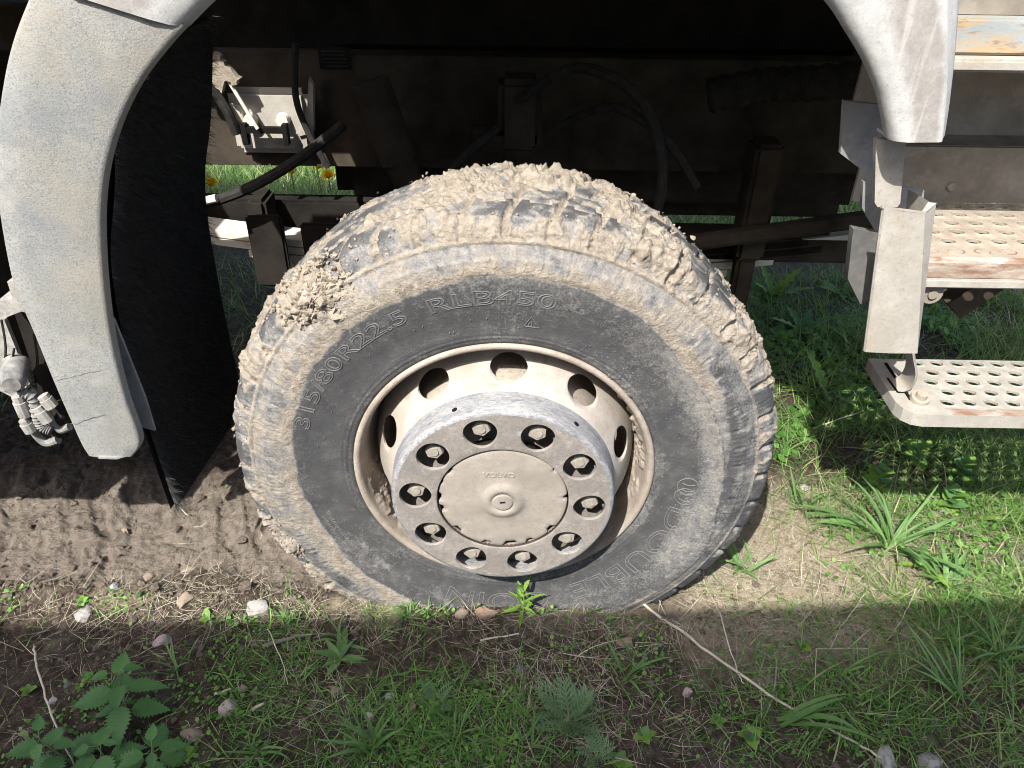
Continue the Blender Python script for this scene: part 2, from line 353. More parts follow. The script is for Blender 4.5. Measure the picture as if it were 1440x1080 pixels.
M_STRAW = leaf_mat('dry_straw', [(0, (0.16, 0.125, 0.085)), (0.4, (0.36, 0.305, 0.215)), (0.75, (0.52, 0.46, 0.345)), (1, (0.66, 0.60, 0.47))], trans=0.12, rough=0.7, tcol=(0.4, 0.3, 0.15))
M_LEAF = leaf_mat('weed_leaf', [(0, (0.06, 0.17, 0.05)), (0.5, (0.10, 0.24, 0.07)), (1, (0.16, 0.32, 0.10))], attr=False)
M_LEAFY = leaf_mat('yellow_green_leaf', [(0, (0.13, 0.27, 0.04)), (0.5, (0.20, 0.36, 0.05)), (1, (0.30, 0.45, 0.08))], attr=False)
M_LEAFG = leaf_mat('grey_green_leaf', [(0, (0.14, 0.25, 0.11)), (1, (0.25, 0.37, 0.19))], attr=False)
M_BLADE = leaf_mat('broad_blade', [(0, (0.08, 0.18, 0.05)), (0.5, (0.14, 0.27, 0.08)), (1, (0.23, 0.37, 0.12))], attr=False)
M_STEM = surf('green_stem', [(0.3, (0.10, 0.15, 0.05)), (0.7, (0.20, 0.24, 0.10))], 40, 0.6, 0.0)
M_STALK = surf('pale_dry_stalk', [(0.3, (0.40, 0.34, 0.24)), (0.7, (0.64, 0.58, 0.46))], 30, 0.75, 0.2, stretch=(1, 1, 1), layers=[(80, .55, .7, (0.25, 0.2, 0.14), .6)])
M_TWIG = surf('grey_brown_twig', [(0.3, (0.12, 0.095, 0.075)), (0.7, (0.27, 0.23, 0.19))], 40, 0.85, 0.3)
M_YELLOW = surf('dandelion_yellow', [(0.3, (0.75, 0.50, 0.01)), (0.7, (0.85, 0.62, 0.02))], 60, 0.7, 0.0)
def stone_mat(name, a, b):
    return surf(name, [(0.3, a), (0.7, b)], 26, 0.85, 0.4, 0.002, 140, layers=[(60, .5, .68, tuple(0.5 * v for v in a), .7), (24, .48, .62, (0.17, 0.135, 0.105), .75), (180, .55, .68, tuple(0.5 * v for v in a), .5)])
ST = {'white': stone_mat('white_stone', (0.24, 0.232, 0.21), (0.35, 0.338, 0.31)), 'grey': stone_mat('grey_stone', (0.26, 0.25, 0.24), (0.42, 0.40, 0.38)),
      'tan': stone_mat('tan_stone', (0.20, 0.155, 0.11), (0.30, 0.242, 0.178)), 'pink': stone_mat('pink_stone', (0.34, 0.25, 0.235), (0.48, 0.39, 0.37)),
      'purple': stone_mat('purple_stone', (0.16, 0.095, 0.11), (0.25, 0.16, 0.17)), 'brown': stone_mat('brown_stone', (0.20, 0.13, 0.09), (0.32, 0.23, 0.17)),
      'dark': stone_mat('dark_stone', (0.09, 0.095, 0.10), (0.17, 0.175, 0.18))}

# ------------------------------------------------------------------ ground
def track_mask(x, y):
    wob = 0.03 * np.sin(x * 7.0) + 0.02 * np.sin(x * 17.0 + 1)
    m = sstep(-0.03, 0.05, y - 0.035 - wob) * (1 - sstep(0.36, 0.48, y + wob))
    return m * (1 - sstep(-0.30, -0.12, x))
def ground_h(x, y, fine=True):
    x = np.asarray(x, dtype=np.float64); y = np.asarray(y, dtype=np.float64)
    z = 0.014 * fbm2(x, y, 3.1, 3, 11)
    near = (np.abs(x) < 2.2) & (y > -1.0) & (y < 2.0)
    if fine:
        d = np.zeros_like(x)
        xs, ys = x[near], y[near]
        d[near] = 0.0065 * fbm2(xs, ys, 17, 4, 21) + 0.0045 * np.abs(fbm2(xs, ys, 55, 3, 31)) - .0045 * (1 - sstep(0, .10, np.abs(fbm2(xs, ys, 23, 3, 33))))
        z = z + d
    t = track_mask(x, y)
    ridge = np.zeros_like(x)
    xs, ys = x[near], y[near]
    ph = (xs + 0.45 * (ys - 0.2) + 0.030 * fbm2(xs, ys, 9, 3, 41)) / 0.082
    rr = np.abs((ph % 1.0) - 0.5) * 2
    ridge[near] = (sstep(0.2, 0.55, rr) - 0.5) * 0.012 * sstep(-0.25, 0.35, fbm2(xs, ys, 6, 2, 51) + .5 * sstep(.12, .3, ys)) + .006 * fbm2(xs, ys, 34, 4, 52) - .004 * (1 - sstep(0, .06, np.abs(fbm2(xs, ys, 19, 3, 54)))) + .006 * sstep(.15, .25, fbm2(xs, ys, 26, 4, 53))
    z = z + t * (-0.028 + ridge)
    lip = np.exp(-((y - 0.0) / 0.035) ** 2) * (1 - sstep(-0.2, 0.0, x)) * 0.012
    z = z + lip
    # soil pushed up behind the tyre (under the flap) and a little cup in front of it
    z = z + 0.045 * np.exp(-(((x + 0.60) / 0.10) ** 2 + ((y - 0.33) / 0.13) ** 2))
    z = z + 0.020 * np.exp(-((y + 0.055) / .028) ** 2) * (1 - sstep(.34, .50, np.abs(x))) * (.6 + .5 * fbm2(x, y, 16, 2, 91))
    z = z - 0.16 * np.clip(y - 1.2, 0, 4.0)
    z = z + 0.02 * sstep(0.9, 1.4, x)
    return z
def axis(lo, hi, step, far, gr=1.22):
    a = list(np.arange(lo, hi + 1e-9, step)); s = step; l = lo; L = []
    while l > -far: s *= gr; l -= s; L.append(l)
    s = step; h = hi; Hh = []
    while h < far: s *= gr; h += s; Hh.append(h)
    return np.array(L[::-1] + a + Hh)
gx = axis(-1.50, 1.55, 0.0043, 90); gy = axis(-0.46, 0.75, 0.0043, 90)
GX, GY = np.meshgrid(gx, gy); fx, fy = GX.ravel(), GY.ravel()
gz = ground_h(fx, fy)
tm = track_mask(fx, fy)
dry = np.zeros_like(fx); nr = (np.abs(fx) < 2.5) & (np.abs(fy) < 2.5)
dry[nr] = sstep(0.22, 0.45, fx[nr]) * (1 - sstep(0.85, 1.2, fx[nr])) * sstep(-.25, -.02, fy[nr]) * (1 - sstep(.3, .5, fy[nr])) * sstep(-0.7, 0.1, fbm2(fx[nr], fy[nr], 6, 3, 61)) * 0.95
dry[nr] = np.maximum(dry[nr], 0.6 * np.exp(-((fy[nr] + 0.02) / 0.055) ** 2) * sstep(-.2, .4, fbm2(fx[nr], fy[nr], 8, 3, 62)))
nx, ny = len(gx), len(gy)
ii = (np.arange(ny - 1)[:, None] * nx + np.arange(nx - 1)[None, :]).ravel()
ground = mk('ground', np.stack([fx, fy, gz], -1), np.stack([ii, ii + 1, ii + nx + 1, ii + nx], -1), M_GROUND, attrs={'track': tm, 'dry': dry})
tag(ground, kind='structure')
def GZ(x, y): return float(ground_h(np.array([x]), np.array([y]))[0])

# ------------------------------------------------------------------ the truck
truck = tag(empty('truck', (0, 0.12, 0)), 'mud-splashed pale grey truck, its front wheel sunk in soft ground', 'truck')
wheel = empty('wheel', (0, 0.12, ZC), truck)
def pol(r, th, y): return np.stack([r * np.cos(th), y + 0 * r, ZC + r * np.sin(th)], -1)
def revolve(profile, n, dr=None):
    P = np.array(profile); m = len(P); th = np.linspace(0, 2 * np.pi, n, endpoint=False)
    R = np.repeat(P[None, :, 0], n, 0); Y = np.repeat(P[None, :, 1], n, 0); T = np.repeat(th[:, None], m, 1)
    V = np.stack([R * np.cos(T), Y, ZC + R * np.sin(T)], -1).reshape(-1, 3)
    i = np.arange(n)[:, None]; j = np.arange(m - 1)[None, :]
    a = (i * m + j).ravel(); b = (((i + 1) % n) * m + j).ravel()
    return V, np.stack([a, a + 1, b + 1, b], -1), T, R, Y

def resample(pts, step):
    P = np.array(smooth_path([(p[0], p[1], 0) for p in pts], 24))[:, :2]
    s = np.concatenate([[0], np.cumsum(np.hypot(*np.diff(P, axis=0).T))])
    q = np.linspace(0, s[-1], int(s[-1] / step) + 1)
    return np.stack([np.interp(q, s, P[:, 0]), np.interp(q, s, P[:, 1])], -1)
# (radius, y): y = 0 is the rim flange plane, -y is towards the viewer
side = [(0.290, 0.016), (0.2945, 0.004), (0.3005, -0.0075), (0.309, -0.0105), (0.322, -0.0130), (0.345, -0.0150), (0.375, -0.0205), (0.405, -0.0260), (0.435, -0.0285),
        (0.462, -0.026), (0.482, -0.0185), (0.496, -0.0115), (0.507, -0.0075), (0.518, -0.003), (0.528, 0.004), (0.5345, 0.015)]
tread = [(0.5375, 0.030), (0.5395, 0.060), (0.541, 0.125), (0.5395, 0.190), (0.5365, 0.222), (0.528, 0.246), (0.510, 0.256)]
prof = resample(side + tread, 0.0026)
back = resample([(0.510, 0.256), (0.46, 0.275), (0.41, 0.282), (0.36, 0.274), (0.31, 0.255), (0.290, 0.235)], 0.02)[1:]
prof = np.concatenate([prof, back])
YS = lambda r: np.interp(r, [p[0] for p in side], [p[1] for p in side])
def angular(tab, th):                        # table of (deg, value) around the wheel
    d = np.degrees(th) % 360; a = sorted(tab); A = [a[-1][0] - 360] + [q[0] for q in a] + [a[0][0] + 360]; B = [a[-1][1]] + [q[1] for q in a] + [a[0][1]]
    return np.interp(d, A, B)
def make_tyre():
    n = 1500
    V, F, T, R, Y = revolve(prof, n)
    d = np.gradient(prof, axis=0); d /= np.linalg.norm(d, axis=1)[:, None] + 1e-9
    N2 = np.stack([d[:, 1], -d[:, 0]], -1)   # outward normal in (r, y)
    T, R, Y = T.ravel(), R.ravel(), Y.ravel()
    Nr = np.tile(N2[:, 0], n); Ny = np.tile(N2[:, 1], n)
    P3 = V.copy()
    out = (Y < 0.10) & (R < 0.535)
    # --- tread: block rows cut by lateral and circumferential grooves
    nl = 44
    u = T / (2 * np.pi) * nl
    isT = sstep(0.497, 0.5025, R) * (Y < 0.25)
    row = np.where(Y < 0.064, 0, np.where(Y < 0.125, 1, np.where(Y < 0.187, 2, 3)))
    ph = u + 0.5 * (row % 2) + np.where(row == 0, 0.25 * np.clip(Y, 0, .1) / .064, 0.35 * (Y - .125) / .06)
    lat = np.abs((ph % 1.0) - 0.5) * 2       # 1 at groove centre
    gl = sstep(0.78, 0.90, lat)
    yw = Y + 0.006 * np.sign(np.sin(2 * np.pi * u))
    gc = np.zeros_like(Y)
    for yc in (0.064, 0.125, 0.187): gc = np.maximum(gc, 1 - sstep(0.004, 0.008, np.abs(yw - yc)))
    groove = np.maximum(gl, gc * (R > 0.52)) * isT
    # --- mud
    fb1 = fbm(P3, 14, 4, 3); fb2 = fbm(P3, 48, 4, 5); fb3 = fbm(P3, 150, 3, 8); fb0 = fbm(P3, 5, 3, 9)
    rb = angular([(90, .436), (120, .428), (150, .420), (170, .412), (185, .403), (205, .398), (225, .412), (245, .415), (270, .425), (300, .445), (330, .47), (350, .44), (15, .425), (40, .412), (60, .432)], T)
    deg0 = np.degrees(T); deg0 = np.where(deg0 > 180, deg0 - 360, deg0)
    rb = rb + 0.007 * fb1 + 0.004 * fb2
    amt = angular([(90, .66), (130, .64), (160, .58), (200, .54), (230, .60), (270, .55), (300, .42), (330, .42), (0, .42), (20, .46), (45, .58), (65, .62)], T)
    mud = sstep(-0.003, 0.006, R - rb) * (amt + 0.22 * fb1 + 0.20 * fb2 + .10 * fb0 + 0.30 * np.exp(-((R - rb - .012) / .012) ** 2) * sstep(20, 40, np.abs(deg0 - 0)))
    # bare rubber patches along the shoulder ribs
    mud -= 0.30 * sstep(-.1, 0.4, fb0 + 0.5 * fb1) * sstep(.447, .452, R) * (1 - sstep(.488, .495, R))
    # a wiped clean sickle on the right shoulder
    deg = np.degrees(T); deg = np.where(deg > 180, deg - 360, deg)
    mud -= 0.45 * np.exp(-((R - 0.447 - 0.0004 * (deg - 10)) / 0.010) ** 2) * np.exp(-((deg - 8) / 16) ** 2)
    tr = sstep(0.515, 0.532, R) + (Y > 0.03) * 1.0; tr = np.clip(tr, 0, 1)
    mud = mud + tr * (-0.06 + 0.22 * fb1 + 0.25 * fb0 + .10 * fb2) + (0.45 - .25 * (deg0 < 15) * (deg0 > -80)) * groove + .25 * (np.abs(R - .497) < .004)
    # thin dust film and scattered splashes on the clean band
    band = (R < rb)
    film = 0.02 + 0.10 * fb0 + 0.10 * fb1 + .10 * sstep(.34, .42, R)
    film += 0.22 * sstep(195, 215, T * 180 / np.pi) * (1 - sstep(250, 270, T * 180 / np.pi)) * sstep(.352, .36, R) * sstep(0.1, 0.7, fb2 + fb1 * .6)
    film += 0.34 * np.exp(-((deg - 0) / 46) ** 4) * sstep(.360, .405, R + 0.014 * fb1)
    mud = np.where(band, film, mud)
    mud = np.where(R < 0.318, 0.14 + .15 * fb1, mud)
    mud = np.clip(mud, 0, 1.15)
    thick = sstep(0.62, 1.05, mud)
    disp = -0.0125 * groove * (1 - 0.30 * np.clip(thick + .3 * fb1, 0, 1))
    disp += thick * (0.0022 + 0.0028 * np.clip(fb2 + .3, -0.3, 1.2) + 0.0018 * fb3) * np.where(R > .49, 1.0, 0.35)
    heavy = tr * sstep(0.22, 0.40, fb1 * .7 + 0.8 * fb0 + 0.12 * fb2 + .25 * sstep(100, 60, np.abs(deg0 - 0)) - .02)
    near_row = sstep(.505, .53, R) * (1 - sstep(.060, .070, Y)) * np.exp(-((deg0 - 92) / 48) ** 4)
    heavy = heavy * (1 - .75 * near_row)
    mud = mud - .22 * near_row * (1 - groove) * sstep(.004, .012, Y)
    mud = np.maximum(mud, heavy * (.8 + .15 * fb2))
    disp += heavy * (0.0030 + 0.0018 * fb2 + 0.0012 * fb3)
    # broken flakes with sharp edges
    fl1 = fbm(P3, 26, 4, 141); fl2 = fbm(P3, 64, 4, 142)
    crust = np.clip(tr + sstep(.495, .503, R), 0, 1)
    fk = sstep(.02, .09, fl1 + .35 * fb0) * crust * sstep(.35, .6, mud)
    disp += fk * (0.0030 + 0.0012 * fb3) + sstep(.12, .2, fl2) * crust * sstep(.5, .7, mud) * .0018
    mud = mud + .22 * fk - .16 * crust * (1 - fk) * (1 - groove)
    # cracks through the crust
    ck = 1 - sstep(0.0, 0.045, np.abs(fbm(P3, 21, 4, 77)))
    disp -= 0.0065 * ck * np.maximum(thick, heavy) * tr
    # sidewall ribs and steps
    rib = lambda r0, wd, h: h * np.exp(-((R - r0) / wd) ** 2) * out
    disp += rib(0.3135, 0.0016, 0.0015) + rib(0.322, 0.0013, 0.0010) + rib(0.446, 0.0016, 0.0013) + rib(0.468, 0.0018, 0.0016) + rib(0.4945, 0.0025, 0.0030)
    disp += 0.0012 * sstep(.4475, .4495, R) * (1 - sstep(.465, .467, R)) * out * (np.abs(((u * 1.5) % 1) - .5) < .42)
    # radial scuffing on shoulder ribs
    disp += 0.0004 * fbm(np.stack([T * 180, R * 4, Y * 4], -1), 1.0, 2, 12) * (R > .44) * out
    # moulding line
    disp += 0.0009 * np.exp(-((deg - 91.2) / 0.16) ** 2) * (R < .40) * out
    # the clods thrown on the shoulder
    for (dg, r0, y0, sr, st, h) in ((129, .500, -.010, .034, 4.6, .009), (133, .528, .01, .028, 4.6, .010), (205, .50, -.006, .018, 2.4, .016), (196, .525, .008, .02, 2.0, .010), (62, .535, .03, .03, 5, .007), (98, .541, .15, .06, 6, .008), (80, .541, .17, .05, 7, .010)):
        dd = (deg - dg + 180) % 360 - 180
        wgt = np.exp(-(np.abs(dd / st)) ** 2.6 - ((R - r0) / sr) ** 2 - ((Y - y0) / 0.05) ** 2)
        wgt = sstep(0.25, 0.7, wgt + 0.22 * fb1 + 0.16 * fb2)
        disp += wgt * h * (0.55 + 0.30 * fb2 + 0.16 * fb3 + .16 * sstep(.0, .1, fl2) + .2 * sstep(0, .1, fl1)); mud = np.maximum(mud, wgt * (.95 + .1 * fb2))
    Rn = R + Nr * disp; Yn = Y + Ny * disp
    # the loaded tyre squats a little
    V2 = np.stack([Rn * np.cos(T), Yn, ZC + Rn * np.sin(T)], -1)
    V2[:, 2] = np.maximum(V2[:, 2], -0.12 + 0.0 * V2[:, 2])
    return mk('tyre', V2, F, M_TYRE, wheel, attrs={'mud': mud})
tyre = make_tyre()

# loose crumbs of mud stuck to the tread and shoulder
def ico(sub=1):
    import bmesh
    bm = bmesh.new(); bmesh.ops.create_icosphere(bm, subdivisions=sub, radius=1.0)
    V = np.array([v.co[:] for v in bm.verts]); F = np.array([[v.index for v in f.verts] for f in bm.faces]); bm.free(); return V, F
def lumps(centres, radii, seed, sub=1, flat=(1, 1, 0.7), rough=0.35):
    V0, F0 = ico(sub); k = len(V0); r = np.random.default_rng(seed); n = len(centres)
    sc = radii[:, None] * (0.7 + 0.6 * r.random((n, 3))) * np.array(flat)
    V = V0[None] * sc[:, None, :]
    V = V * (1 + rough * (r.random((n, k, 1)) - .5) * 2)
    a = r.random(n) * 6.283; ca, sa = np.cos(a)[:, None], np.sin(a)[:, None]
    X = V[..., 0] * ca - V[..., 1] * sa; Yy = V[..., 0] * sa + V[..., 1] * ca
    V = np.stack([X, Yy, V[..., 2]], -1) + centres[:, None, :]
    F = (F0[None] + (np.arange(n) * k)[:, None, None]).reshape(-1, 3)
    return V.reshape(-1, 3), F
def tyre_crumbs():
    n = 420; r = np.random.default_rng(5)
    th = np.radians(r.uniform(25, 235, n)); q = r.random(n)
    y = np.where(q < .55, r.uniform(0.0, .25, n), r.uniform(-.012, .02, n))
    rr = np.where(y > .02, .5415 - .0015, np.interp(y, [-.012, -.003, .004, .02], [.497, .518, .53, .539]))
    # denser where the big clods are
    m = 160; th2 = np.radians(np.concatenate([r.normal(130, 5.5, m), r.normal(205, 2.6, 110), r.normal(75, 12, 300)]))
    y2 = np.concatenate([r.normal(.012, .014, m), r.normal(-.004, .008, 110), r.uniform(.12, .25, 300)])
    r2 = np.where(y2 > .02, .541, np.interp(y2, [-.03, -.012, -.003, .004, .02], [.47, .505, .525, .537, .545])) + r.uniform(0, .010, len(y2)) * (np.abs(np.degrees(th2) - 130) < 6) - .004
    th = np.concatenate([th, th2]); y = np.concatenate([y, y2]); rr = np.concatenate([rr, r2])
    C = pol(rr, th, y); rad = np.abs(r.normal(0, .0014, len(C))) + .0008; rad[n:n + 270] *= 1.6
    k = 800; dg = r.normal(0, 1, k); dr_ = r.normal(0, 1, k); w_ = np.exp(-.5 * (dg ** 2 + dr_ ** 2))
    th3 = np.radians(130.5 - 3.0 * dg + .9 * dr_); r3 = .512 + .020 * dr_; y3 = np.interp(r3, [.45, .482, .507, .528, .5345, .56], [-.028, -.0185, -.0075, .004, .015, .03]) - .024 * w_ * r.random(k)
    k4 = 150; dg4 = r.normal(0, 1, k4); dr4 = r.normal(0, 1, k4); th4 = np.radians(204.5 + 1.6 * dg4); r4 = .503 + .014 * dr4
    y4 = np.interp(r4, [.45, .482, .507, .528, .5345, .56], [-.028, -.0185, -.0075, .004, .015, .03]) - .012 * np.exp(-.5 * (dg4 ** 2 + dr4 ** 2)) * r.random(k4)
    C = np.concatenate([C, pol(np.minimum(r3, .549), th3, y3), pol(r4, th4, y4)]); rad = np.concatenate([rad, np.where(r.random(k) < .10, r.uniform(.006, .010, k), np.abs(r.normal(0, .0026, k)) + .0014), np.abs(r.normal(0, .0018, k4)) + .0012])
    V, F = lumps(C, rad, 6, 1, (1, 1, 1), .5)
    o = mk('mud_crumbs', V, F, M_MUD, wheel, smooth=False); o['kind'] = 'stuff'
tyre_crumbs()

# raised lettering on the sidewall
def text_mesh(body, size, bevel, extrude=0.0, fill='NONE', xs=1.0, space=1.0):
    cu = bpy.data.curves.new('t', 'FONT'); cu.body = body; cu.size = size; cu.fill_mode = fill if fill != 'NONE' else 'NONE'
    cu.bevel_depth = bevel; cu.bevel_resolution = 1; cu.resolution_u = 4; cu.extrude = extrude; cu.align_x = 'CENTER'; cu.space_character = space
    o = bpy.data.objects.new('t', cu); col.objects.link(o); bpy.context.view_layer.update()
    me = bpy.data.meshes.new_from_object(o.evaluated_get(bpy.context.evaluated_depsgraph_get()))
    V = np.array([v.co[:] for v in me.vertices]); V[:, 0] *= xs
    tri = [tuple(p.vertices) for p in me.polygons]
    bpy.data.objects.remove(o); bpy.data.curves.remove(cu); bpy.data.meshes.remove(me)
    return V, tri
def letters(body, th_mid, r_base, size, xs, bevel, mat, lift=0.0005, space=1.0, span=None):
    V, F = text_mesh(body, size, bevel, xs=1.0, space=space)
    w0 = V[:, 0].max() - V[:, 0].min(); V[:, 0] -= (V[:, 0].max() + V[:, 0].min()) / 2
    k = (math.radians(span) * r_base / w0) if span else xs
    V[:, 0] *= k
    cap = 0.69 * size
    r = r_base + V[:, 1]; th = math.radians(th_mid) - V[:, 0] / (r_base + cap / 2)
    y = YS(r) - lift - V[:, 2]
    P = np.stack([r * np.cos(th), y, ZC + r * np.sin(th)], -1)
    b = MB(); b.add([Vector(p) for p in P], F)
    return b.build('lettering', mat, wheel, smooth=False)
letters('315/80R22.5', 139.2, 0.3865, 0.040, 1.3, 0.0009, M_LETTER, span=50)
letters('RLB450', 93.0, 0.3855, 0.040, 1.6, 0.0009, M_LETTER, span=33)
letters('RLB', 72.0, 0.392, 0.013, 1.3, 0.0005, M_LETDUST, span=5)
letters('DOUBLE', -39.0, 0.348, 0.062, 1.0, 0.0007, M_LETDUST, span=56)
letters('COIN', -92.0, 0.348, 0.062, 1.0, 0.0007, M_LETDUST, span=38)
def sidewall_tube(pts, rad, name, mat):       # pts: (r, deg)
    b = MB()
    for path in pts:
        P = [Vector((r * math.cos(math.radians(a)), YS(r) - rad * .4, ZC + r * math.sin(math.radians(a)))) for r, a in path]
        b.tube(P, rad, 6)
    return b.build(name, mat, wheel)
def ring_path(r0, a0, rr, n=20):              # a small circle on the sidewall
    return [(r0 + rr * math.cos(2 * math.pi * k / n), a0 + math.degrees(rr * math.sin(2 * math.pi * k / n) / r0)) for k in range(n + 1)]
emb = [ring_path(.368, -3.0, .021), ring_path(.368, -7.2, .021)]
for a in (-2, -4.5, -6, -8.5): emb.append([(.356, a), (.368, a - .6), (.380, a)])
sidewall_tube(emb, 0.0011, 'emblem', M_LETDUST)
sidewall_tube([[(.341, 84.2), (.362, 82.6), (.341, 79.6), (.341, 84.2)], [(.343, 83.0), (.349, 82.9)], [(.343, 82.0), (.353, 82.2)], [(.343, 81.0), (.349, 81.2)]], 0.0010, 'emblem', M_LETTER)
b = MB()
for k in range(46):                           # small moulded pips and marks, too fine to read
    a = math.radians(random.uniform(-60, 235)); r = random.choice([.333, .337, .356, .366])
    b.tube([Vector((r * math.cos(a), YS(r) + .001, ZC + r * math.sin(a))), Vector((r * math.cos(a), YS(r) - .0026, ZC + r * math.sin(a)))], 0.0009, 6)
o = b.build('vent_pips', M_LETDUST, wheel); o['kind'] = 'stuff'
b = MB()
for (a0, a1, r0, h) in ((104, 117, .3265, .006), (119, 130, .3265, .005), (196, 222, .372, .009), (197, 232, .385, .008), (238, 250, .375, .008), (52, 70, .385, .007)):
    a = a0
    while a < a1:
        t = math.radians(a); hh = h * random.uniform(.5, 1)
        P = [Vector((r * math.cos(t), YS(r) - .0003, ZC + r * math.sin(t))) for r in (r0, r0 + hh)]
        b.tube(P, 0.0006, 5); a += random.uniform(.35, .8)
o = b.build('moulded_ribbing', M_LETDUST, wheel); o['kind'] = 'stuff'

# rim barrel and flange
rim_prof = resample([(0.286, .014), (0.2925, .006), (0.2975, -0.001), (0.2985, -0.0065), (0.2965, -0.0105), (0.2915, -0.0118), (0.2865, -0.0085), (0.2835, -0.001), (0.281, 0.014), (0.2785, 0.040), (0.2755, 0.066), (0.270, 0.088), (0.262, 0.110), (0.25, 0.15), (0.243, 0.20)], 0.0035)
V, F, T, R, Y = revolve(rim_prof, 640)
T, R, Y = T.ravel(), R.ravel(), Y.ravel()
deg = np.degrees(T); 
fb = fbm(V, 30, 4, 91); fb2 = fbm(V, 90, 4, 92)
inner = sstep(0.002, 0.02, Y) * (1 - sstep(.09, .11, Y))
caked = inner * (np.exp(-(((deg - 20 + 180) % 360 - 180) / 32) ** 2) + 0.8 * np.exp(-((deg - 205) / 22) ** 2)) * sstep(-.05, .10, fb)
V[:, 0] -= caked * (.007 + .006 * fb2) * np.cos(T); V[:, 2] -= caked * (.007 + .006 * fb2) * np.sin(T)
mk('rim', V, F, M_RIM, wheel)

def holed_ring(prof_fn, v0, v1, nsec, th0, vc, hr, K=40, rings=6, depth=0.006, dirn=1):
    """ring of nsec sectors, each with a round hole at v = vc; prof_fn(v) -> (r, y)"""
    r_c, y_c = prof_fn(vc); dth = 2 * math.pi / nsec
    Vv = []; Ff = []
    L = abs(v1 - v0)
    for sct in range(nsec):
        tc = math.radians(th0) + sct * dth; base = len(Vv)
        # boundary loop in (arc, v): rectangle sampled at K points, matched to the circle by angle
        hu, hv0, hv1 = dth / 2 * r_c, v0 - vc, v1 - vc
        pts = []
        angs = [2 * math.pi * k / K for k in range(K)]
        for c in ((hu, hv1), (-hu, hv1), (-hu, hv0), (hu, hv0)):
            a = math.atan2(c[1], c[0]) % (2 * math.pi)
            i = min(range(K), key=lambda q: abs((angs[q] - a + math.pi) % (2 * math.pi) - math.pi)); angs[i] = a
        for ri in range(rings + 1):
            t = ri / rings
            for a in angs:
                ca, sa = math.cos(a), math.sin(a)
                s = min(hu / abs(ca) if abs(ca) > 1e-9 else 1e9, (hv1 / sa if sa > 1e-9 else (hv0 / sa if sa < -1e-9 else 1e9)))
                rad = hr + (s - hr) * t ** 1.2
                uu, vv = ca * rad, vc + sa * rad
                r, y = prof_fn(vv); th = tc + uu / r_c
                Vv.append((r * math.cos(th), y, ZC + r * math.sin(th)))
        for ri in range(rings):
            for k in range(K):
                a, b2 = base + ri * K + k, base + ri * K + (k + 1) % K
                Ff.append((a, b2, b2 + K, a + K))
        wb = len(Vv)                          # hole wall going inboard
        for j, (dd, sh) in enumerate(((0.0015, .97), (depth, .965))):
            for k in range(K):
                p = Vv[base + k]; cc = prof_fn(vc); cx, cz = cc[0] * math.cos(tc), ZC + cc[0] * math.sin(tc)
                Vv.append((cx + (p[0] - cx) * sh, p[1] + dd, cz + (p[2] - cz) * sh))
        for k in range(K):
            k2 = (k + 1) % K
            Ff.append((base + k, wb + k, wb + k2, base + k2)); Ff.append((wb + k, wb + K + k, wb + K + k2, wb + k2))
    return Vv, Ff

dp = resample([(0.204, -0.052), (0.2135, -0.042), (0.2235, -0.026), (0.2375, 0.002), (0.2505, 0.032), (0.2605, 0.060), (0.2665, 0.088), (0.2675, 0.11)], 0.001)
ds = np.concatenate([[0], np.cumsum(np.hypot(*np.diff(dp, axis=0).T))])
def disc_prof(v): return float(np.interp(v, ds, dp[:, 0])), float(np.interp(v, ds, dp[:, 1]))
vc = float(np.interp(0.2390, dp[:, 0], ds))
Vv, Ff = holed_ring(disc_prof, 0.0, ds[-1], 10, 88.0, vc, 0.0362, K=44, rings=8, depth=0.013)
b = MB(); b.add([Vector(p) for p in Vv], Ff); b.build('wheel_disc', M_DISC, wheel, sharp=50)

# nut guard ring with ten holes
rp = resample([(0.126, -0.0925), (0.135, -0.0935), (0.17, -0.0935), (0.2035, -0.0933)], 0.001)
rs_ = np.concatenate([[0], np.cumsum(np.hypot(*np.diff(rp, axis=0).T))])
def ring_prof(v): return float(np.interp(v, rs_, rp[:, 0])), float(np.interp(v, rs_, rp[:, 1]))
vc = float(np.interp(0.1655, rp[:, 0], rs_))
NUT0 = 68.0
Vv, Ff = holed_ring(ring_prof, 0.0, rs_[-1], 10, NUT0, vc, 0.0312, K=40, rings=5, depth=0.006)
b = MB(); b.add([Vector(p) for p in Vv], Ff)
V, F, *_ = revolve([(0.126, -0.0925), (0.1252, -0.091), (0.1248, -0.078)], 240); b.add([Vector(p) for p in V], [tuple(f) for f in F])
ring = b.build('nut_guard_ring', M_RING, wheel, sharp=50)
V, F, T, R, Y = revolve(resample([(0.2035, -0.0933), (0.2075, -0.0925), (0.2105, -0.090), (0.2122, -0.085), (0.2135, -0.072), (0.2150, -0.055), (0.2160, -0.044), (0.2165, -0.036)], 0.003), 300)
rs = mk('ring_side', V, F, M_RINGSIDE, wheel)
for a in (114, 52):                           # small drilled holes in the ring's side
    t = math.radians(a); b = MB(); r = .2136
    c = Vector((r * math.cos(t), -0.068, ZC + r * math.sin(t))); n = Vector((math.cos(t), 0, math.sin(t)))
    b.tube([c - n * .002, c + n * .0012], 0.0052, 12); b.build('drilled_hole', M_BLACK, wheel)
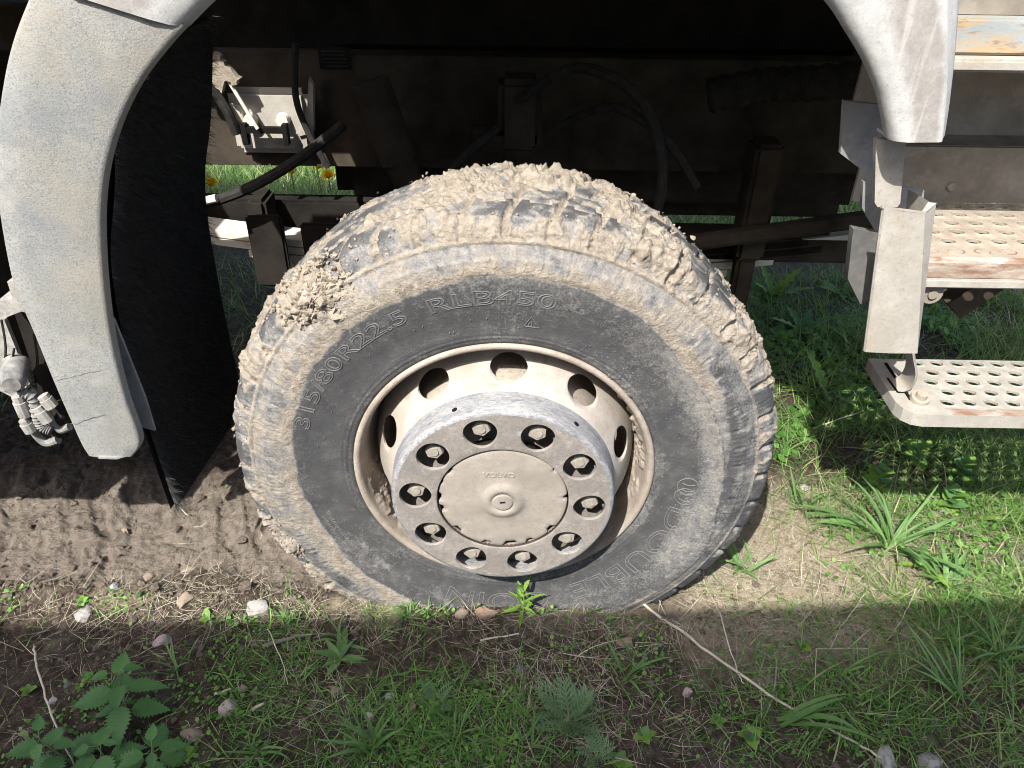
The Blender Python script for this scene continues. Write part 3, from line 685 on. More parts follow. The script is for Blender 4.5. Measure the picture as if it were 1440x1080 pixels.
# plate behind the holes, where the nuts sit
V, F, *_ = revolve([(0.118, -0.045), (0.130, -0.046), (0.203, -0.046), (0.208, -0.045)], 120)
mk('hub_flange', V, F, M_RING, wheel)
for k in range(10):
    t = math.radians(NUT0 + 36 * k); c = Vector((.1665 * math.cos(t), 0, ZC + .1665 * math.sin(t)))
    b = MB(); ph = random.random()
    hexa = lambda r, y: [Vector((c.x + r * math.cos(math.radians(60 * q) + ph), y, c.z + r * math.sin(math.radians(60 * q) + ph)) ) for q in range(6)]
    def rnd(r, y, n=6): return hexa(r, y)
    rings_ = [hexa(.0185, -.045), hexa(.0185, -.0755), hexa(.0165, -.0785), hexa(.010, -.0792)]
    VV = sum(rings_, []); FF = []
    for q in range(3):
        for s in range(6): FF.append((q * 6 + s, q * 6 + (s + 1) % 6, q * 6 + 6 + (s + 1) % 6, q * 6 + 6 + s))
    FF.append(tuple(range(18, 24))); b.add(VV, FF)
    b.tube([(c.x, -.070, c.z), (c.x, -.0815, c.z)], [.0105, .0090], 14)
    b.build('wheel_nut', M_NUT, wheel, sharp=30)

# hub cap with a scalloped edge and a raised boss
cap_r = [0.0, 0.008, 0.0165, 0.0185, 0.0195, 0.0215, 0.0225, 0.030, 0.036, 0.041, 0.047, 0.06, 0.08, 0.10, 0.113, 0.1205, 0.1228, 0.1234]
cap_y = [-.0975, -.0975, -.0975, -.0970, -.0948, -.0948, -.0965, -.0965, -.0955, -.0920, -.0900, -.0893, -.0893, -.0892, -.089, -.0885, -.0870, -.080]
n = 360; th = np.linspace(0, 2 * np.pi, n, endpoint=False); dg = np.degrees(th)
notch = np.zeros(n)
for (a, wd, h) in ((145, 5, .005), (160, 3, .003), (178, 6, .006), (192, 5, .007), (222, 6, .008), (255, 6, .008), (278, 9, .0125), (297, 5, .008), (322, 6, .009), (4, 3.5, .007), (38, 2.5, .004), (108, 18, .0020), (75, 9, .0012)):
    dd = (dg - a + 180) % 360 - 180; notch = np.maximum(notch, h * sstep(1.0, 0.45, np.abs(dd) / wd) if False else h * (1 - sstep(0.45, 1.0, np.abs(dd) / wd)))
V = []; 
for i in range(n):
    for r, y in zip(cap_r, cap_y):
        rr = r * (1 - notch[i] / 0.1234) if r > 0.105 else r
        V.append((rr * math.cos(th[i]), y, ZC + rr * math.sin(th[i])))
m = len(cap_r); F = [(i * m + j, i * m + j + 1, ((i + 1) % n) * m + j + 1, ((i + 1) % n) * m + j) for i in range(n) for j in range(m - 1)]
V = np.array(V); V[:, 1] += 0.0012 * fbm(V, 18, 3, 15) * (np.hypot(V[:, 0], V[:, 2] - ZC) > .05)
capo = mk('hub_cap', V, np.array(F), M_CAP, wheel)
Vt, Ft = text_mesh('VOLVO', 0.0155, 0.0004, 0.0006, 'BOTH', 1.15)
P = np.stack([Vt[:, 0] - Vt[:, 0].mean() - .004, -.0897 - Vt[:, 2], ZC + 0.058 + Vt[:, 1]], -1)
b = MB(); b.add([Vector(p) for p in P], Ft); b.build('hub_lettering', M_CAP, wheel, smooth=False)
b = MB(); b.tube([(-.005, -.0965, ZC + .001), (.005, -.0980, ZC + .003)], [.0022, .0016], 8); b.build('plug_slot', M_BLACK, wheel)
V, F, *_ = revolve([(0.02, -0.062), (0.1250, -0.062), (0.1250, -0.09)], 90); mk('hub_recess', V, F, M_CHASSIS, wheel)

# ---- mudguard (front wheel arch): traced strip with a rolled inner edge
def strip(inner, outer, prof_pts, name, mat, Yc=-0.05, nseg=6):
    """inner / outer: matching lists of (x, z); prof_pts: (t, dy) across the strip"""
    I = smooth_path([(p[0], Yc, p[1]) for p in inner], nseg); O = smooth_path([(p[0], Yc, p[1]) for p in outer], nseg)
    m = len(prof_pts); V = []
    for a, c in zip(I, O):
        for t, dy in prof_pts:
            q = a.lerp(c, t); V.append((q.x, q.y + dy, q.z))
    F = [(i * m + j, i * m + j + 1, (i + 1) * m + j + 1, (i + 1) * m + j) for i in range(len(I) - 1) for j in range(m - 1)]
    V = np.array(V); V[:, 1] += 0.0014 * fbm(V, 6, 3, 44)
    tt = np.tile([p[0] for p in prof_pts], len(I))
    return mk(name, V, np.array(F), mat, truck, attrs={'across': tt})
def px(l, Y=-0.05): return [(AY(a, c, Y).x, AY(a, c, Y).z) for a, c in l]
inL = px([(187, 641), (197, 620), (178, 562), (158, 480), (147, 400), (143, 320), (148, 250), (165, 182), (195, 118), (236, 64), (262, 36)])
outL = px([(124, 639), (112, 620), (82, 552), (48, 470), (18, 400), (0, 310), (-8, 230), (0, 140), (16, 60), (46, -20), (60, -60)])
pL = [(-0.004, .016), (-0.004, .005), (0.0, .001), (0.012, -.002), (0.05, -.0035), (0.25, -.006), (0.5, -.008), (0.75, -.008), (0.95, -.005), (0.985, -.001), (1.0, .006), (1.0, .030)]
guard = strip(inL, outL, pL, 'mudguard', M_FENDER)
inT = px([(258, 39), (297, 0)]) + [(-0.28, 1.318), (-0.13, 1.362), (0.05, 1.375), (0.24, 1.345), (0.36, 1.29)] + px([(1165, 0), (1196, 46), (1220, 88), (1238, 132), (1247, 172), (1251, 197)])
outT = px([(44, -30), (75, -95)]) + [(-0.42, 1.50), (-0.2, 1.56), (0.08, 1.57), (0.36, 1.53), (0.55, 1.44)] + px([(1372, -120), (1366, -40), (1360, 40), (1354, 105), (1347, 160), (1341, 195)])
pT = [(-0.01, .020), (-0.01, .010), (0.0, .004), (0.03, -.003), (0.09, -.009), (0.22, -.014), (0.7, -.016), (0.76, -.013), (0.80, -.004), (0.93, .014), (1.0, .028), (1.0, .06)]
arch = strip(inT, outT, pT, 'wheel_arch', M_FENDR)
# closing lips along the free ends
def lip(name, p, q, mat, dy0=-.012, dy1=.05, th=.004):
    b = MB(); a, c = Vector((p[0], -.05, p[1])), Vector((q[0], -.05, q[1]))
    b.prism([a + Vector((0, .004, 0)), a.lerp(c, .3) + Vector((0, dy0, 0)), a.lerp(c, .7) + Vector((0, dy0, 0)), c + Vector((0, .026, 0)), c + Vector((0, dy1, 0)), a + Vector((0, dy1, 0))], (0, 0, th))
    return b.build(name, mat, truck)
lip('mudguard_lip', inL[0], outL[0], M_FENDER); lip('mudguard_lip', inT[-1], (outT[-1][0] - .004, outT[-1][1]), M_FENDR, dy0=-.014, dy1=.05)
# hairline cracks and scratches in the mudguard: thin grooves of grime standing in the paint
def crack(pts, wd=0.0011):
    P = []
    for (a, c) in pts: P.append(AY(a, c, -0.0625) )
    P = smooth_path(P, 5)
    P = [p + Vector((random.uniform(-.001, .001), .0036, random.uniform(-.0015, .0015))) for p in P]
    b = MB(); b.tube(P, wd, 5); b.build('crack', M_CRACK, guard)
crack([(76, 536), (100, 532), (125, 525), (140, 521)], .0003)
crack([(98, 598), (125, 590), (146, 584)], .0004)
# dark liner inside the arch, wrapping over the tyre
I2 = smooth_path([(p[0], 0, p[1]) for p in inL[1:] + inT[2:]], 4)
I2 = I2[int(len(I2) * .42):]
V = []; Ys = (-.02, .05, .18, .36)
for q in I2:
    for k, Yv in enumerate(Ys):
        dz = 0.03 + .02 * k; rad = Vector((q.x, 0, q.z - ZC)).normalized()
        V.append((q.x + rad.x * dz, Yv, q.z + rad.z * dz))
nI = len(I2); F = np.array([(i * 4 + j, i * 4 + j + 1, (i + 1) * 4 + j + 1, (i + 1) * 4 + j) for i in range(nI - 1) for j in range(3)])
mk('arch_liner', V, F, M_LINER, truck)
# inner strip seen behind the left guard
b = MB(); Pn = px([(150, 440), (172, 530), (196, 600), (218, 606), (204, 560), (184, 510), (160, 450)], 0.0)
b.prism([(p[0], 0.0, p[1]) for p in Pn], (0, 0.006, 0)); b.build('inner_strip', M_GREY, truck)

# ---- bristle mud flap hanging behind the tyre
fl = empty('mud_flap', (-0.68, 0.15, 0.2), truck)
near = smooth_path([(-.610, .07, 1.13), (-.655, .07, .95), (-.700, .06, .80), (-.716, .05, .62), (-.714, .04, .42), (-.708, .035, .235)], 5)
V = []; F = []
for i, p in enumerate(near):
    for k in range(4):
        f = k / 3; V.append((p.x + .030 * f + .02 * f * (1 - abs(p.z - .6)), p.y + .36 * f, p.z + .02 * f))
for i in range(len(near) - 1):
    for k in range(3): F.append((i * 4 + k, i * 4 + k + 1, i * 4 + 5 + k, i * 4 + 4 + k))
V = np.array(V); V2 = V - np.array([.012, 0, 0]); nv = len(V)
Fb = [tuple(q + nv for q in f[::-1]) for f in F]
b = MB(); b.add([Vector(p) for p in V], F); b.add([Vector(p) for p in V2], [f[::-1] for f in F]); b.build('mat', M_BRUSHM, fl)
def blades_np(root, tipdir, length, width, bend, side, seg=3):
    """ribbons: root (n,3), tipdir (n,3) unit, bend (n,3) added quadratically, side (n,3) unit"""
    n = len(root); t = np.linspace(0, 1, seg + 1)
    C = root[:, None] + tipdir[:, None] * (length[:, None] * t)[..., None] + bend[:, None] * (t ** 2)[None, :, None]
    wv = width[:, None] * (1 - t ** 1.7 * 0.96)[None] * (0.65 + 0.35 * np.sin(np.pi * np.minimum(t * 1.5, 1)))[None]
    L = C - side[:, None] * (wv / 2)[..., None]; Rr = C + side[:, None] * (wv / 2)[..., None]
    V = np.stack([L, Rr], 2).reshape(-1, 3); m = 2 * (seg + 1)
    base = (np.arange(n) * m)[:, None]; j = np.arange(seg)[None] * 2
    F = np.stack([base + j, base + j + 1, base + j + 3, base + j + 2], -1).reshape(-1, 4)
    return V, F, m
nb = 9000
i0 = rng.integers(0, len(near) - 1, nb); ft = rng.random(nb); fk = np.where(rng.random(nb) < .22, 0.0, rng.random(nb)) * 1.0
PN = np.array([[p.x, p.y, p.z] for p in near])
pz = PN[i0] * (1 - ft)[:, None] + PN[i0 + 1] * ft[:, None]
rt = pz + np.stack([.030 * fk + .02 * fk * (1 - np.abs(pz[:, 2] - .6)), .36 * fk, .02 * fk], -1)
dirs = np.stack([np.abs(rng.normal(1, .2, nb)), rng.normal(-.25, .35, nb), rng.normal(-.15, .35, nb)], -1); dirs /= np.linalg.norm(dirs, axis=1)[:, None]
sd = np.cross(dirs, rng.normal(0, 1, (nb, 3))); sd /= np.linalg.norm(sd, axis=1)[:, None]
V, F, mm = blades_np(rt, dirs, rng.uniform(.012, .028, nb), np.full(nb, .0013), np.stack([0 * ft, 0 * ft, -rng.uniform(0, .008, nb)], -1), sd, 2)
o = mk('bristles', V, F, M_BRUSH, fl, smooth=False); o['kind'] = 'stuff'

# ---- chassis seen through the arch
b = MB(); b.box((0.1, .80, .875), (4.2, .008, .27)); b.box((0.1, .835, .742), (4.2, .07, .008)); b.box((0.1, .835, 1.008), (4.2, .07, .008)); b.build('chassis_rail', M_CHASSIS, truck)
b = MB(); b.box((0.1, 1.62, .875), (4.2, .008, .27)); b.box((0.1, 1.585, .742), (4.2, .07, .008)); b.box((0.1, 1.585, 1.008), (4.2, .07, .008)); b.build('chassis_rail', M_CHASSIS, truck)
# bracket plate, bolts and rod in the sun patch
b = MB(); b.box((-.60, .775, .86), (.20, .035, .16), bev=.02); b.build('spring_bracket', M_SUNPATCH, truck)
for (x, z) in ((-.645, .868), (-.565, .870)):
    b = MB(); b.tube([(x, .755, z), (x, .735, z)], [.017, .015], 12); b.build('bracket_bolt', M_SPRING, truck)
b = MB(); b.tube([(-.615, .70, .86), (-.70, .72, 1.03)], .0045, 8); b.build('rod', M_SPRING, truck)
b = MB(); b.tube(smooth_path([(-.78, .70, 1.0), (-.72, .72, .95), (-.69, .72, .90), (-.68, .73, .84)], 5), .012, 8); b.build('cable', M_RUBHOSE, truck)
b = MB(); b.tube(smooth_path([(-.50, .72, 1.05), (-.52, .73, .93), (-.50, .73, .84), (-.46, .72, .76)], 5), .008, 8); b.build('cable', M_RUBHOSE, truck)
b = MB(); b.box((-.655, .722, .842), (.012, .02, .05)); b.box((-.555, .722, .842), (.012, .02, .05)); b.box((-.605, .722, .852), (.11, .016, .014)); b.build('clip', M_BLACK, truck)
b = MB(); Pm = smooth_path([AY(a, c, .70) for a, c in ((262, 92), (285, 82), (302, 74), (312, 88), (326, 100), (336, 116), (326, 122), (318, 112), (312, 130), (300, 118), (292, 104), (280, 102), (262, 92))], 3)[:-1]
Pm = [p + Vector((random.gauss(0, .003), 0, random.gauss(0, .003))) for p in Pm]; b.prism(Pm, (0, .02, 0)); b.build('mud_caked_bracket', M_MUD, truck)
b = MB(); b.prism([AY(a, c, .745) for a, c in ((322, 148), (338, 150), (346, 184), (330, 182), (322, 170))], (0, .02, 0)); b.build('bracket_flange', M_SUNPATCH, truck)
b = MB(); b.prism([AY(a, c, .75) for a, c in ((434, 110), (440, 120), (441, 186), (420, 192), (432, 150))], (0, .02, 0)); b.build('bracket_flange', M_SUNPATCH, truck)
# leaf spring: arched leaves one under another
spring = empty('leaf_spring', (0, .8, .45), truck)
for k in range(4):
    L = .95 - .12 * k; b = MB(); top = []
    for i in range(25):
        x = -L + 2 * L * i / 24; z = .530 - .0235 * k + .075 * (x / .95) ** 2
        top.append((x, z))
    V = []; F = []
    for (x, z) in top: V += [(x, .735, z), (x, .815, z), (x, .815, z - .019), (x, .735, z - .019)]
    for i in range(24):
        for j in range(4): F.append((i * 4 + j, i * 4 + (j + 1) % 4, i * 4 + 4 + (j + 1) % 4, i * 4 + 4 + j))
    F += [(0, 1, 2, 3), (99, 98, 97, 96)]
    b.add([Vector(p) for p in V], F); b.build('leaf', M_SPRING, spring, sharp=30)
for x in (-.07, .07):
    b = MB(); b.tube([(x, .73, .40), (x, .73, .60), (x, .82, .60), (x, .82, .40)], .011, 8); b.build('u_bolt', M_CHASSIS, spring)
b = MB(); b.box((-.665, .775, .585), (.05, .10, .17), bev=.01); b.build('shackle', M_CHASSIS_SHADED, spring)
za, zb = AY(400, 277, .87).z, AY(400, 317, .87).z
b = MB(); b.box((-.55, .87, (za + zb) / 2), (1.1, .06, za - zb), bev=.008); b.build('side_member', M_CHASSIS_SHADED, truck)
xa, xb, xc = AY(352, 340, .69).x, AY(402, 340, .69).x, AY(426, 340, .69).x
b = MB(); b.box(((xa + xb) / 2, .69, .545), (xb - xa, .02, .20), bev=.006); b.build('spring_clamp', M_CHASSIS_SHADED, truck)
b = MB(); b.box(((xc - .05) / 2, .69, .53), (-.05 - xc, .02, .19), bev=.006); b.build('spring_shade_plate', M_CHASSIS_SHADED, truck)  # dark plate added where the spring lies in shade
# axle, knuckle, brake drum, steering rod, shock absorber, hoses, gearbox, far wheel
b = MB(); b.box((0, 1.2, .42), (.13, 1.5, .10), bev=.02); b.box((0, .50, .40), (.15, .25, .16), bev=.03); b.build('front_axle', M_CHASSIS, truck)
V, F, *_ = revolve([(0.05, -.010), (.196, -.008), (.206, .0), (.211, .012), (.214, .19), (.214, .36), (.19, .38), (.05, .38)], 96); mk('brake_drum', V, F, M_RIM, wheel, sharp=40)
b = MB(); b.tube([(-.02, .55, .45), (.35, .62, .60), (.95, .66, .68)], .022, 10); b.build('steering_rod', M_CHASSIS, truck)
b = MB(); b.tube([(-.17, .62, .52), (-.27, .66, .80)], .036, 14); b.tube([(-.27, .66, .80), (-.33, .68, .98)], .045, 14); b.build('shock_absorber', M_CHASSIS, truck)
b = MB(); b.box((.02, .66, .92), (.10, .10, .16), bev=.015); b.box((-.02, .64, .86), (.16, .05, .05), bev=.01); b.build('brake_valve', M_CHASSIS, truck)
for pts, r in (([(.02, .60, .96), (.14, .55, 1.04), (.28, .52, .98), (.34, .50, .82), (.30, .46, .66), (.2, .42, .6)], .012), ([(.1, .60, .90), (.22, .55, .96), (.34, .52, .90), (.42, .5, .8)], .010), ([(-.03, .60, .9), (-.15, .55, .8), (-.22, .5, .66), (-.12, .45, .55)], .010),
               ([(-.92, .62, .69), (-.80, .62, .69), (-.66, .62, .73), (-.52, .64, .80), (-.40, .68, .88)], .013)):
    b = MB(); b.tube(smooth_path(pts, 6), r, 8); b.build('hose', M_RUBHOSE, truck)
b = MB(); b.tube([(-.80, .60, .700), (-.71, .60, .722)], .010, 8); b.tube([(-.79, .60, .702), (-.775, .60, .706)], .015, 8); b.build('hose_fitting', M_SPRING, truck)
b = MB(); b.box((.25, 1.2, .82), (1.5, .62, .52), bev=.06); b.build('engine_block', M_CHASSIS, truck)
b = MB(); b.tube(smooth_path([(.46, .70, .95), (.58, .68, .98), (.68, .62, 1.0), (.80, .55, 1.03)], 8), [.035 + .006 * (k % 2) for k in range(25)], 14); b.build('corrugated_duct', M_RUBHOSE, truck)
b = MB(); b.box((.62, .70, .70), (.07, .09, .30), bev=.01); b.box((.62, .70, .50), (.05, .05, .20), bev=.01); b.build('spring_hanger', M_CHASSIS, truck)
b = MB(); b.box((.95, .78, .55), (1.3, .09, .08), bev=.01); b.build('bumper_bracket', M_CHASSIS, truck)
b = MB(); b.box((.95, 1.6, .62), (.5, .06, .24), bev=.01); b.build('cross_brace', M_CHASSIS, truck)
b = MB(); b.tube([(0, 2.05, .42), (0, 2.3, .42)], .50, 40); b.build('far_wheel', M_BLACK, truck)
b = MB(); b.box((-.43, .792, 1.005), (.075, .006, .05)); plate = b.build('data_plate', M_LINER, truck)
for k in range(5):
    b = MB(); b.box((-.43 + random.uniform(-.004, .004), .7875, .988 + k * .0085), (.055, .002, .0028)); b.build('stamped_line', M_GREYD, plate)

# ---- body over the wheel: cab and flatbed (above and beside the picture), they keep the underside dark
b = MB(); b.prism([(-.62, 0.0, 1.33), (1.75, 0.0, 1.33), (1.75, 0.0, 1.95), (1.60, 0.06, 2.42), (-.55, 0.06, 2.42), (-.62, 0.0, 1.95)], (0, 2.36, 0)); b.build('cab', M_CAB, truck)
b = MB(); b.box((.75, -0.003, 2.12), (.9, .012, .36)); b.build('side_window', M_GLASS, truck)
b = MB(); b.box((-3.1, 1.2, 1.36), (4.0, 2.42, .20), bev=.01); b.build('flatbed', M_CHASSIS, truck)
b = MB(); b.box((-.10, .90, 1.20), (1.9, .02, .40)); b.build('dark_backing', M_LINER, truck)  # black sheet added to keep the gap above the rail dark
b = MB(); b.box((-.84, .50, 1.66), (.60, .03, .72)); b.build('sun_mask_panel', M_LINER, truck)  # unseen plate added to keep the sun off the rail
b = MB(); b.box((-.46, .50, 1.30), (.34, .03, .22)); b.build('sun_mask_strip', M_LINER, truck)  # unseen strip added to bound the sun patch on its right
b = MB(); b.box((-.735, .125, 1.335), (.23, .25, .11), bev=.01); b.build('sun_mask_shelf', M_LINER, truck)  # unseen box added to cut the sunlight on the leaf spring
b = MB(); b.box((-1.775, .24, .78), (1.0, .56, .64), bev=.02); b.build('battery_box', M_CHASSIS, truck)
b = MB(); b.box((-1.141, .20, .78), (.19, .50, .64), bev=.02); b.build('tool_box', M_CHASSIS, truck)

# ---- bracket, lamp and plugged hoses left of the mudguard
def PXY(l, Y): return [AY(a, c, Y) for a, c in l]
cl = empty('connector_bracket', AY(40, 560, .03), truck)
b = MB(); b.prism(PXY([(-6, 425), (20, 420), (45, 424), (90, 416), (96, 440), (60, 446), (30, 438), (-6, 452)], .0), (0, .05, 0)); b.build('bracket_arm', M_CLUST, cl)
b = MB(); b.prism(PXY([(10, 396), (24, 394), (36, 430), (24, 440)], .0), (0, .03, 0)); b.build('bracket_tab', M_CLUST, cl)
b = MB(); b.prism(PXY([(20, 440), (95, 440), (140, 600), (66, 606), (40, 500)], .06), (0, .008, 0)); b.build('bracket_plate', M_CHASSIS_SHADED, cl)
b = MB(); b.prism(PXY([(62, 452), (88, 448), (98, 474), (66, 476)], .035), (0, .012, 0)); b.build('bracket_clip', M_CLUST, cl)
b = MB(); b.prism(PXY([(-20, 440), (6, 450), (42, 540), (20, 560), (-20, 540)], .05), (0, .01, 0)); b.build('bracket_cheek', M_CLUST, cl)
c = AY(16, 542, -.03); b = MB(); b.tube([c + Vector((-.02, .06, .01)), c + Vector((-.004, .01, .0)), c], [.024, .022, .015], 14); b.build('lamp_cap', M_DUSTHOSE, cl)
def hose(pts, Y, r, mat, corr=False):
    P = smooth_path(PXY(pts, Y), 8); rr = [r * (1.12 if (k % 2) else .86) for k in range(len(P))] if corr else r
    b = MB(); b.tube(P, rr, 10); b.build('hose' if not corr else 'corrugated_hose', mat, cl)
hose([(10, 545), (28, 556), (36, 580), (48, 606), (64, 622), (82, 618)], .0, .0085, M_DUSTHOSE)
hose([(30, 552), (46, 560), (52, 586), (60, 600), (72, 606)], -.01, .0095, M_DUSTHOSE, True)
hose([(42, 548), (58, 566), (72, 592), (84, 604), (98, 600)], .0, .0075, M_DUSTHOSE)
hose([(80, 612), (82, 592), (88, 580), (80, 566)], .01, .010, M_RUBHOSE)
for (a, c2, d, e) in ((24, 556, 36, 584), (52, 572, 68, 592), (60, 556, 74, 572), (34, 590, 44, 606)):
    b = MB(); p, q = AY(a, c2, -.014), AY(d, e, -.014); b.tube([p, p.lerp(q, .3), p.lerp(q, .31), q], [.0105, .0105, .0125, .0120], 10); b.build('plug', M_CLUST, cl)
b = MB(); b.tube(smooth_path(PXY([(2, 450), (8, 490), (4, 530)], .02), 5), .0022, 6); b.tube(smooth_path(PXY([(20, 490), (16, 520), (22, 540)], .02), 5), .0022, 6); b.build('wire', M_RUBHOSE, cl)

# ---- entry steps right of the wheel
def perforated(x0, x1, y0, y1, z, cols, rows, hr_x, hr_y, left_cut, name, mat, parent, th=.004, skip=lambda i, j: False, stagger=0.0):
    """plate of cells, each with an oval hole with a raised collar"""
    b = MB(); dx, dy = (x1 - x0) / cols, (y1 - y0) / rows; K = 20
    for i in range(cols):
        for j in range(rows):
            cx, cy = x0 + dx * (i + .5), y0 + dy * (j + .5)
            ox = stagger * ((j % 2) - .5) * dx
            angs = [2 * math.pi * k / K for k in range(K)]
            for c in ((dx / 2, dy / 2), (-dx / 2, dy / 2), (-dx / 2, -dy / 2), (dx / 2, -dy / 2)):
                a = math.atan2(c[1], c[0]) % (2 * math.pi)
                q = min(range(K), key=lambda s: abs((angs[s] - a + math.pi) % (2 * math.pi) - math.pi)); angs[q] = a
            V = []; F = []
            if skip(i, j):
                V = [(cx - dx / 2, cy - dy / 2, z), (cx + dx / 2, cy - dy / 2, z), (cx + dx / 2, cy + dy / 2, z), (cx - dx / 2, cy + dy / 2, z)]
                b.add([Vector(p) for p in V], [(0, 1, 2, 3)]); continue
            for (t, zz) in ((1.0, 0), (0.34, 0), (0.14, .0022), (0.0, .0018), (0.0, -th)):
                for a in angs:
                    ca, sa = math.cos(a), math.sin(a)
                    s = min(dx / 2 / abs(ca) if abs(ca) > 1e-9 else 9, dy / 2 / abs(sa) if abs(sa) > 1e-9 else 9)
                    hx, hy = hr_x * ca, hr_y * sa; ex, ey = s * ca, s * sa
                    ofs = ox * (1 - t)
                    V.append((cx + hx + (ex - hx) * t + ofs, cy + hy + (ey - hy) * t, z + zz))
            for r in range(4):
                for k in range(K): F.append((r * K + k, r * K + (k + 1) % K, r * K + K + (k + 1) % K, r * K + K + k))
            b.add([Vector(p) for p in V], F)
    return b.build(name, mat, parent, sharp=40)
ZL = 0.553; XL = 0.756
st2 = empty('lower_step', (1.0, .08, ZL), truck)
perforated(XL + .075, XL + .075 + .0415 * 15, .010, .185, ZL, 15, 5, .0122, .0098, 0, 'tread_plate', M_STEP, st2, stagger=.4)
def flat(poly, z, name, mat, parent, th=.004):
    b = MB(); b.prism([(p[0], p[1], z) for p in poly], (0, 0, -th)); return b.build(name, mat, parent)
flat([(XL + .075, .010), (XL + .075, .185), (XL - .005, .185), (XL - .010, .03), (XL - .004, .008), (XL + .010, -.006), (XL + .03, -.012), (XL + .075, -.012)], ZL, 'corner_plate', M_STEP, st2)
flat([(XL + .075, .010), (XL + .075, -.012), (XL + .70, -.012), (XL + .70, .010)], ZL, 'front_strip', M_RUST, st2)
b = MB(); edge = [(XL - .005, .185), (XL - .010, .03), (XL - .004, .008), (XL + .010, -.006), (XL + .03, -.012), (XL + .70, -.012)]
for (p, q) in zip(edge[:-1], edge[1:]):
    b.add([Vector((p[0], p[1], ZL)), Vector((q[0], q[1], ZL)), Vector((q[0], q[1] - .002, ZL - .026)), Vector((p[0], p[1] - .002, ZL - .026))], [(0, 1, 2, 3)])
b.build('step_skirt', M_STEP, st2)
b = MB(); c = AG(1297, 570, ZL); b.tube([(c.x, .035, ZL), (c.x, .033, ZL + .010), (c.x, .032, ZL + .011), (c.x, .03, ZL + .020)], [.018, .017, .011, .010], 12); b.build('step_bolt', M_STEPR, st2)
b = MB(); b.box((XL + .022, .10, ZL + .0015), (.005, .13, .003), rot=(0, 0, -.02)); b.build('slot', M_BLACK, st2)
b = MB(); b.box((XL + .006, .085, ZL + .001), (.003, .05, .002)); b.box((XL + .016, .060, ZL + .001), (.02, .003, .002)); b.build('slot', M_BLACK, st2)
ZU = 0.857
st1 = empty('upper_step', (1.0, .1, ZU), truck)
perforated(.700, .700 + .044 * 15, .020, .272, ZU, 15, 6, .0125, .0100, 0, 'tread_plate', M_STEPR, st1, skip=lambda i, j: j == 0, stagger=.2)
b = MB(); b.add([Vector((.700, .020, ZU)), Vector((1.34, .020, ZU)), Vector((1.34, .004, ZU - .004)), Vector((.700, .004, ZU - .004))], [(0, 1, 2, 3)])
b.add([Vector((.700, .004, ZU - .004)), Vector((1.34, .004, ZU - .004)), Vector((1.34, .002, ZU - .030)), Vector((.700, .002, ZU - .030))], [(0, 1, 2, 3)]); b.build('rusty_edge', M_RUST, st1)
for k in range(13):
    b = MB(); cx = .722 + .044 * k; P = [Vector((cx + .0130 * math.cos(a), .042 + .010 * math.sin(a), ZU + .0005)) for a in [2 * math.pi * q / 18 for q in range(19)]]
    b.tube(P, .0013, 5, cap=False); b.build('pressed_ring', M_RUST, st1)
b = MB(); b.box((1.02, .006, ZU - .040), (.66, .016, .017), bev=.003); b.build('edge_flange', M_PANEL, st1)
b = MB(); b.tube([(.733, .012, ZU - .066), (.733, .055, ZU - .066)], .0185, 18); b.tube([(.733, .008, ZU - .066), (.733, .013, ZU - .066)], .008, 12); b.build('pivot_roll', M_BROWN, st1)
# riser, recess and cab trim above the steps
b = MB(); b.box((1.02, .278, (ZU + AY(1400, 207, .278).z) / 2), (.70, .008, AY(1400, 207, .278).z - ZU)); b.build('riser_panel', M_BROWN, truck)
b = MB(); c = AY(1338, 262, .272); b.tube([(c.x, .274, c.z), (c.x, .268, c.z)], [.011, .008], 12); b.build('riser_rivet', M_BROWN, truck)
b = MB(); b.box((1.02, .36, 1.08), (.72, .008, .30)); b.build('recess_panel', M_BROWN, truck)
b = MB(); b.box((1.05, .318, AY(1400, 207, .278).z - .002), (.70, .07, .006)); b.build('riser_top', M_BROWN, truck)
b = MB(); b.box((1.10, .04, 1.158), (.95, .05, .018), bev=.004); b.build('sill_bar', M_PANEL, truck)
b = MB(); b.box((1.10, .055, 1.193), (.95, .03, .050), bev=.004); b.build('sill_trim', M_TRIM, truck)
b = MB(); b.box((1.10, .09, 1.275), (.95, .05, .112)); b.build('door_bottom', M_BROWN, truck)
# side panel: folded sheet between wheel and steps
sp = empty('side_panel', (.66, 0, .7), truck)
TL, TR = AY(1240, 293, -.05), AY(1301, 301, -.05); BL, BR = AY(1214, 495, -.05), AY(1290, 497, -.05)
TF, BF = AY(1316, 289, -.03), AY(1291, 490, -.03)
b = MB(); n = 8; V = []; F = []
for k in range(n + 1):
    f = k / n; l, r, q = TL.lerp(BL, f), TR.lerp(BR, f), TF.lerp(BF, f ** 1.0)
    q = q if k < n else BR.lerp(BF, .3)
    V += [l + Vector((.004, .012, 0)), l + Vector((.0015, .004, 0)), l + Vector((.004, 0, 0)), l.lerp(r, .5) + Vector((0, -.002, 0)), r, q, q + Vector((-.012, .075, 0.0))]
m = 7
for k in range(n):
    for j in range(m - 1): F.append((k * m + j, k * m + j + 1, (k + 1) * m + j + 1, (k + 1) * m + j))
b.add(V, F)
for p in range(len(V)): pass
b.build('folded_sheet', M_PANEL, sp, sharp=25)
b = MB(); b.prism([TL + Vector((0, .0, 0)), TR, TF, TF + Vector((-.012, .003, 0)), TR + Vector((-.003, .006, -.002)), TL + Vector((0, .006, -.002))], (0, 0, .004)); b.build('sheet_top_edge', M_PANEL, sp)
b = MB(); b.prism([AY(1232, 196, .0), AY(1274, 196, .0), AY(1266, 286, .0), AY(1262, 291, .0), AY(1234, 291, .0), AY(1230, 285, .0)], (0, .012, 0)); b.build('hanger_strap', M_PANEL, truck)
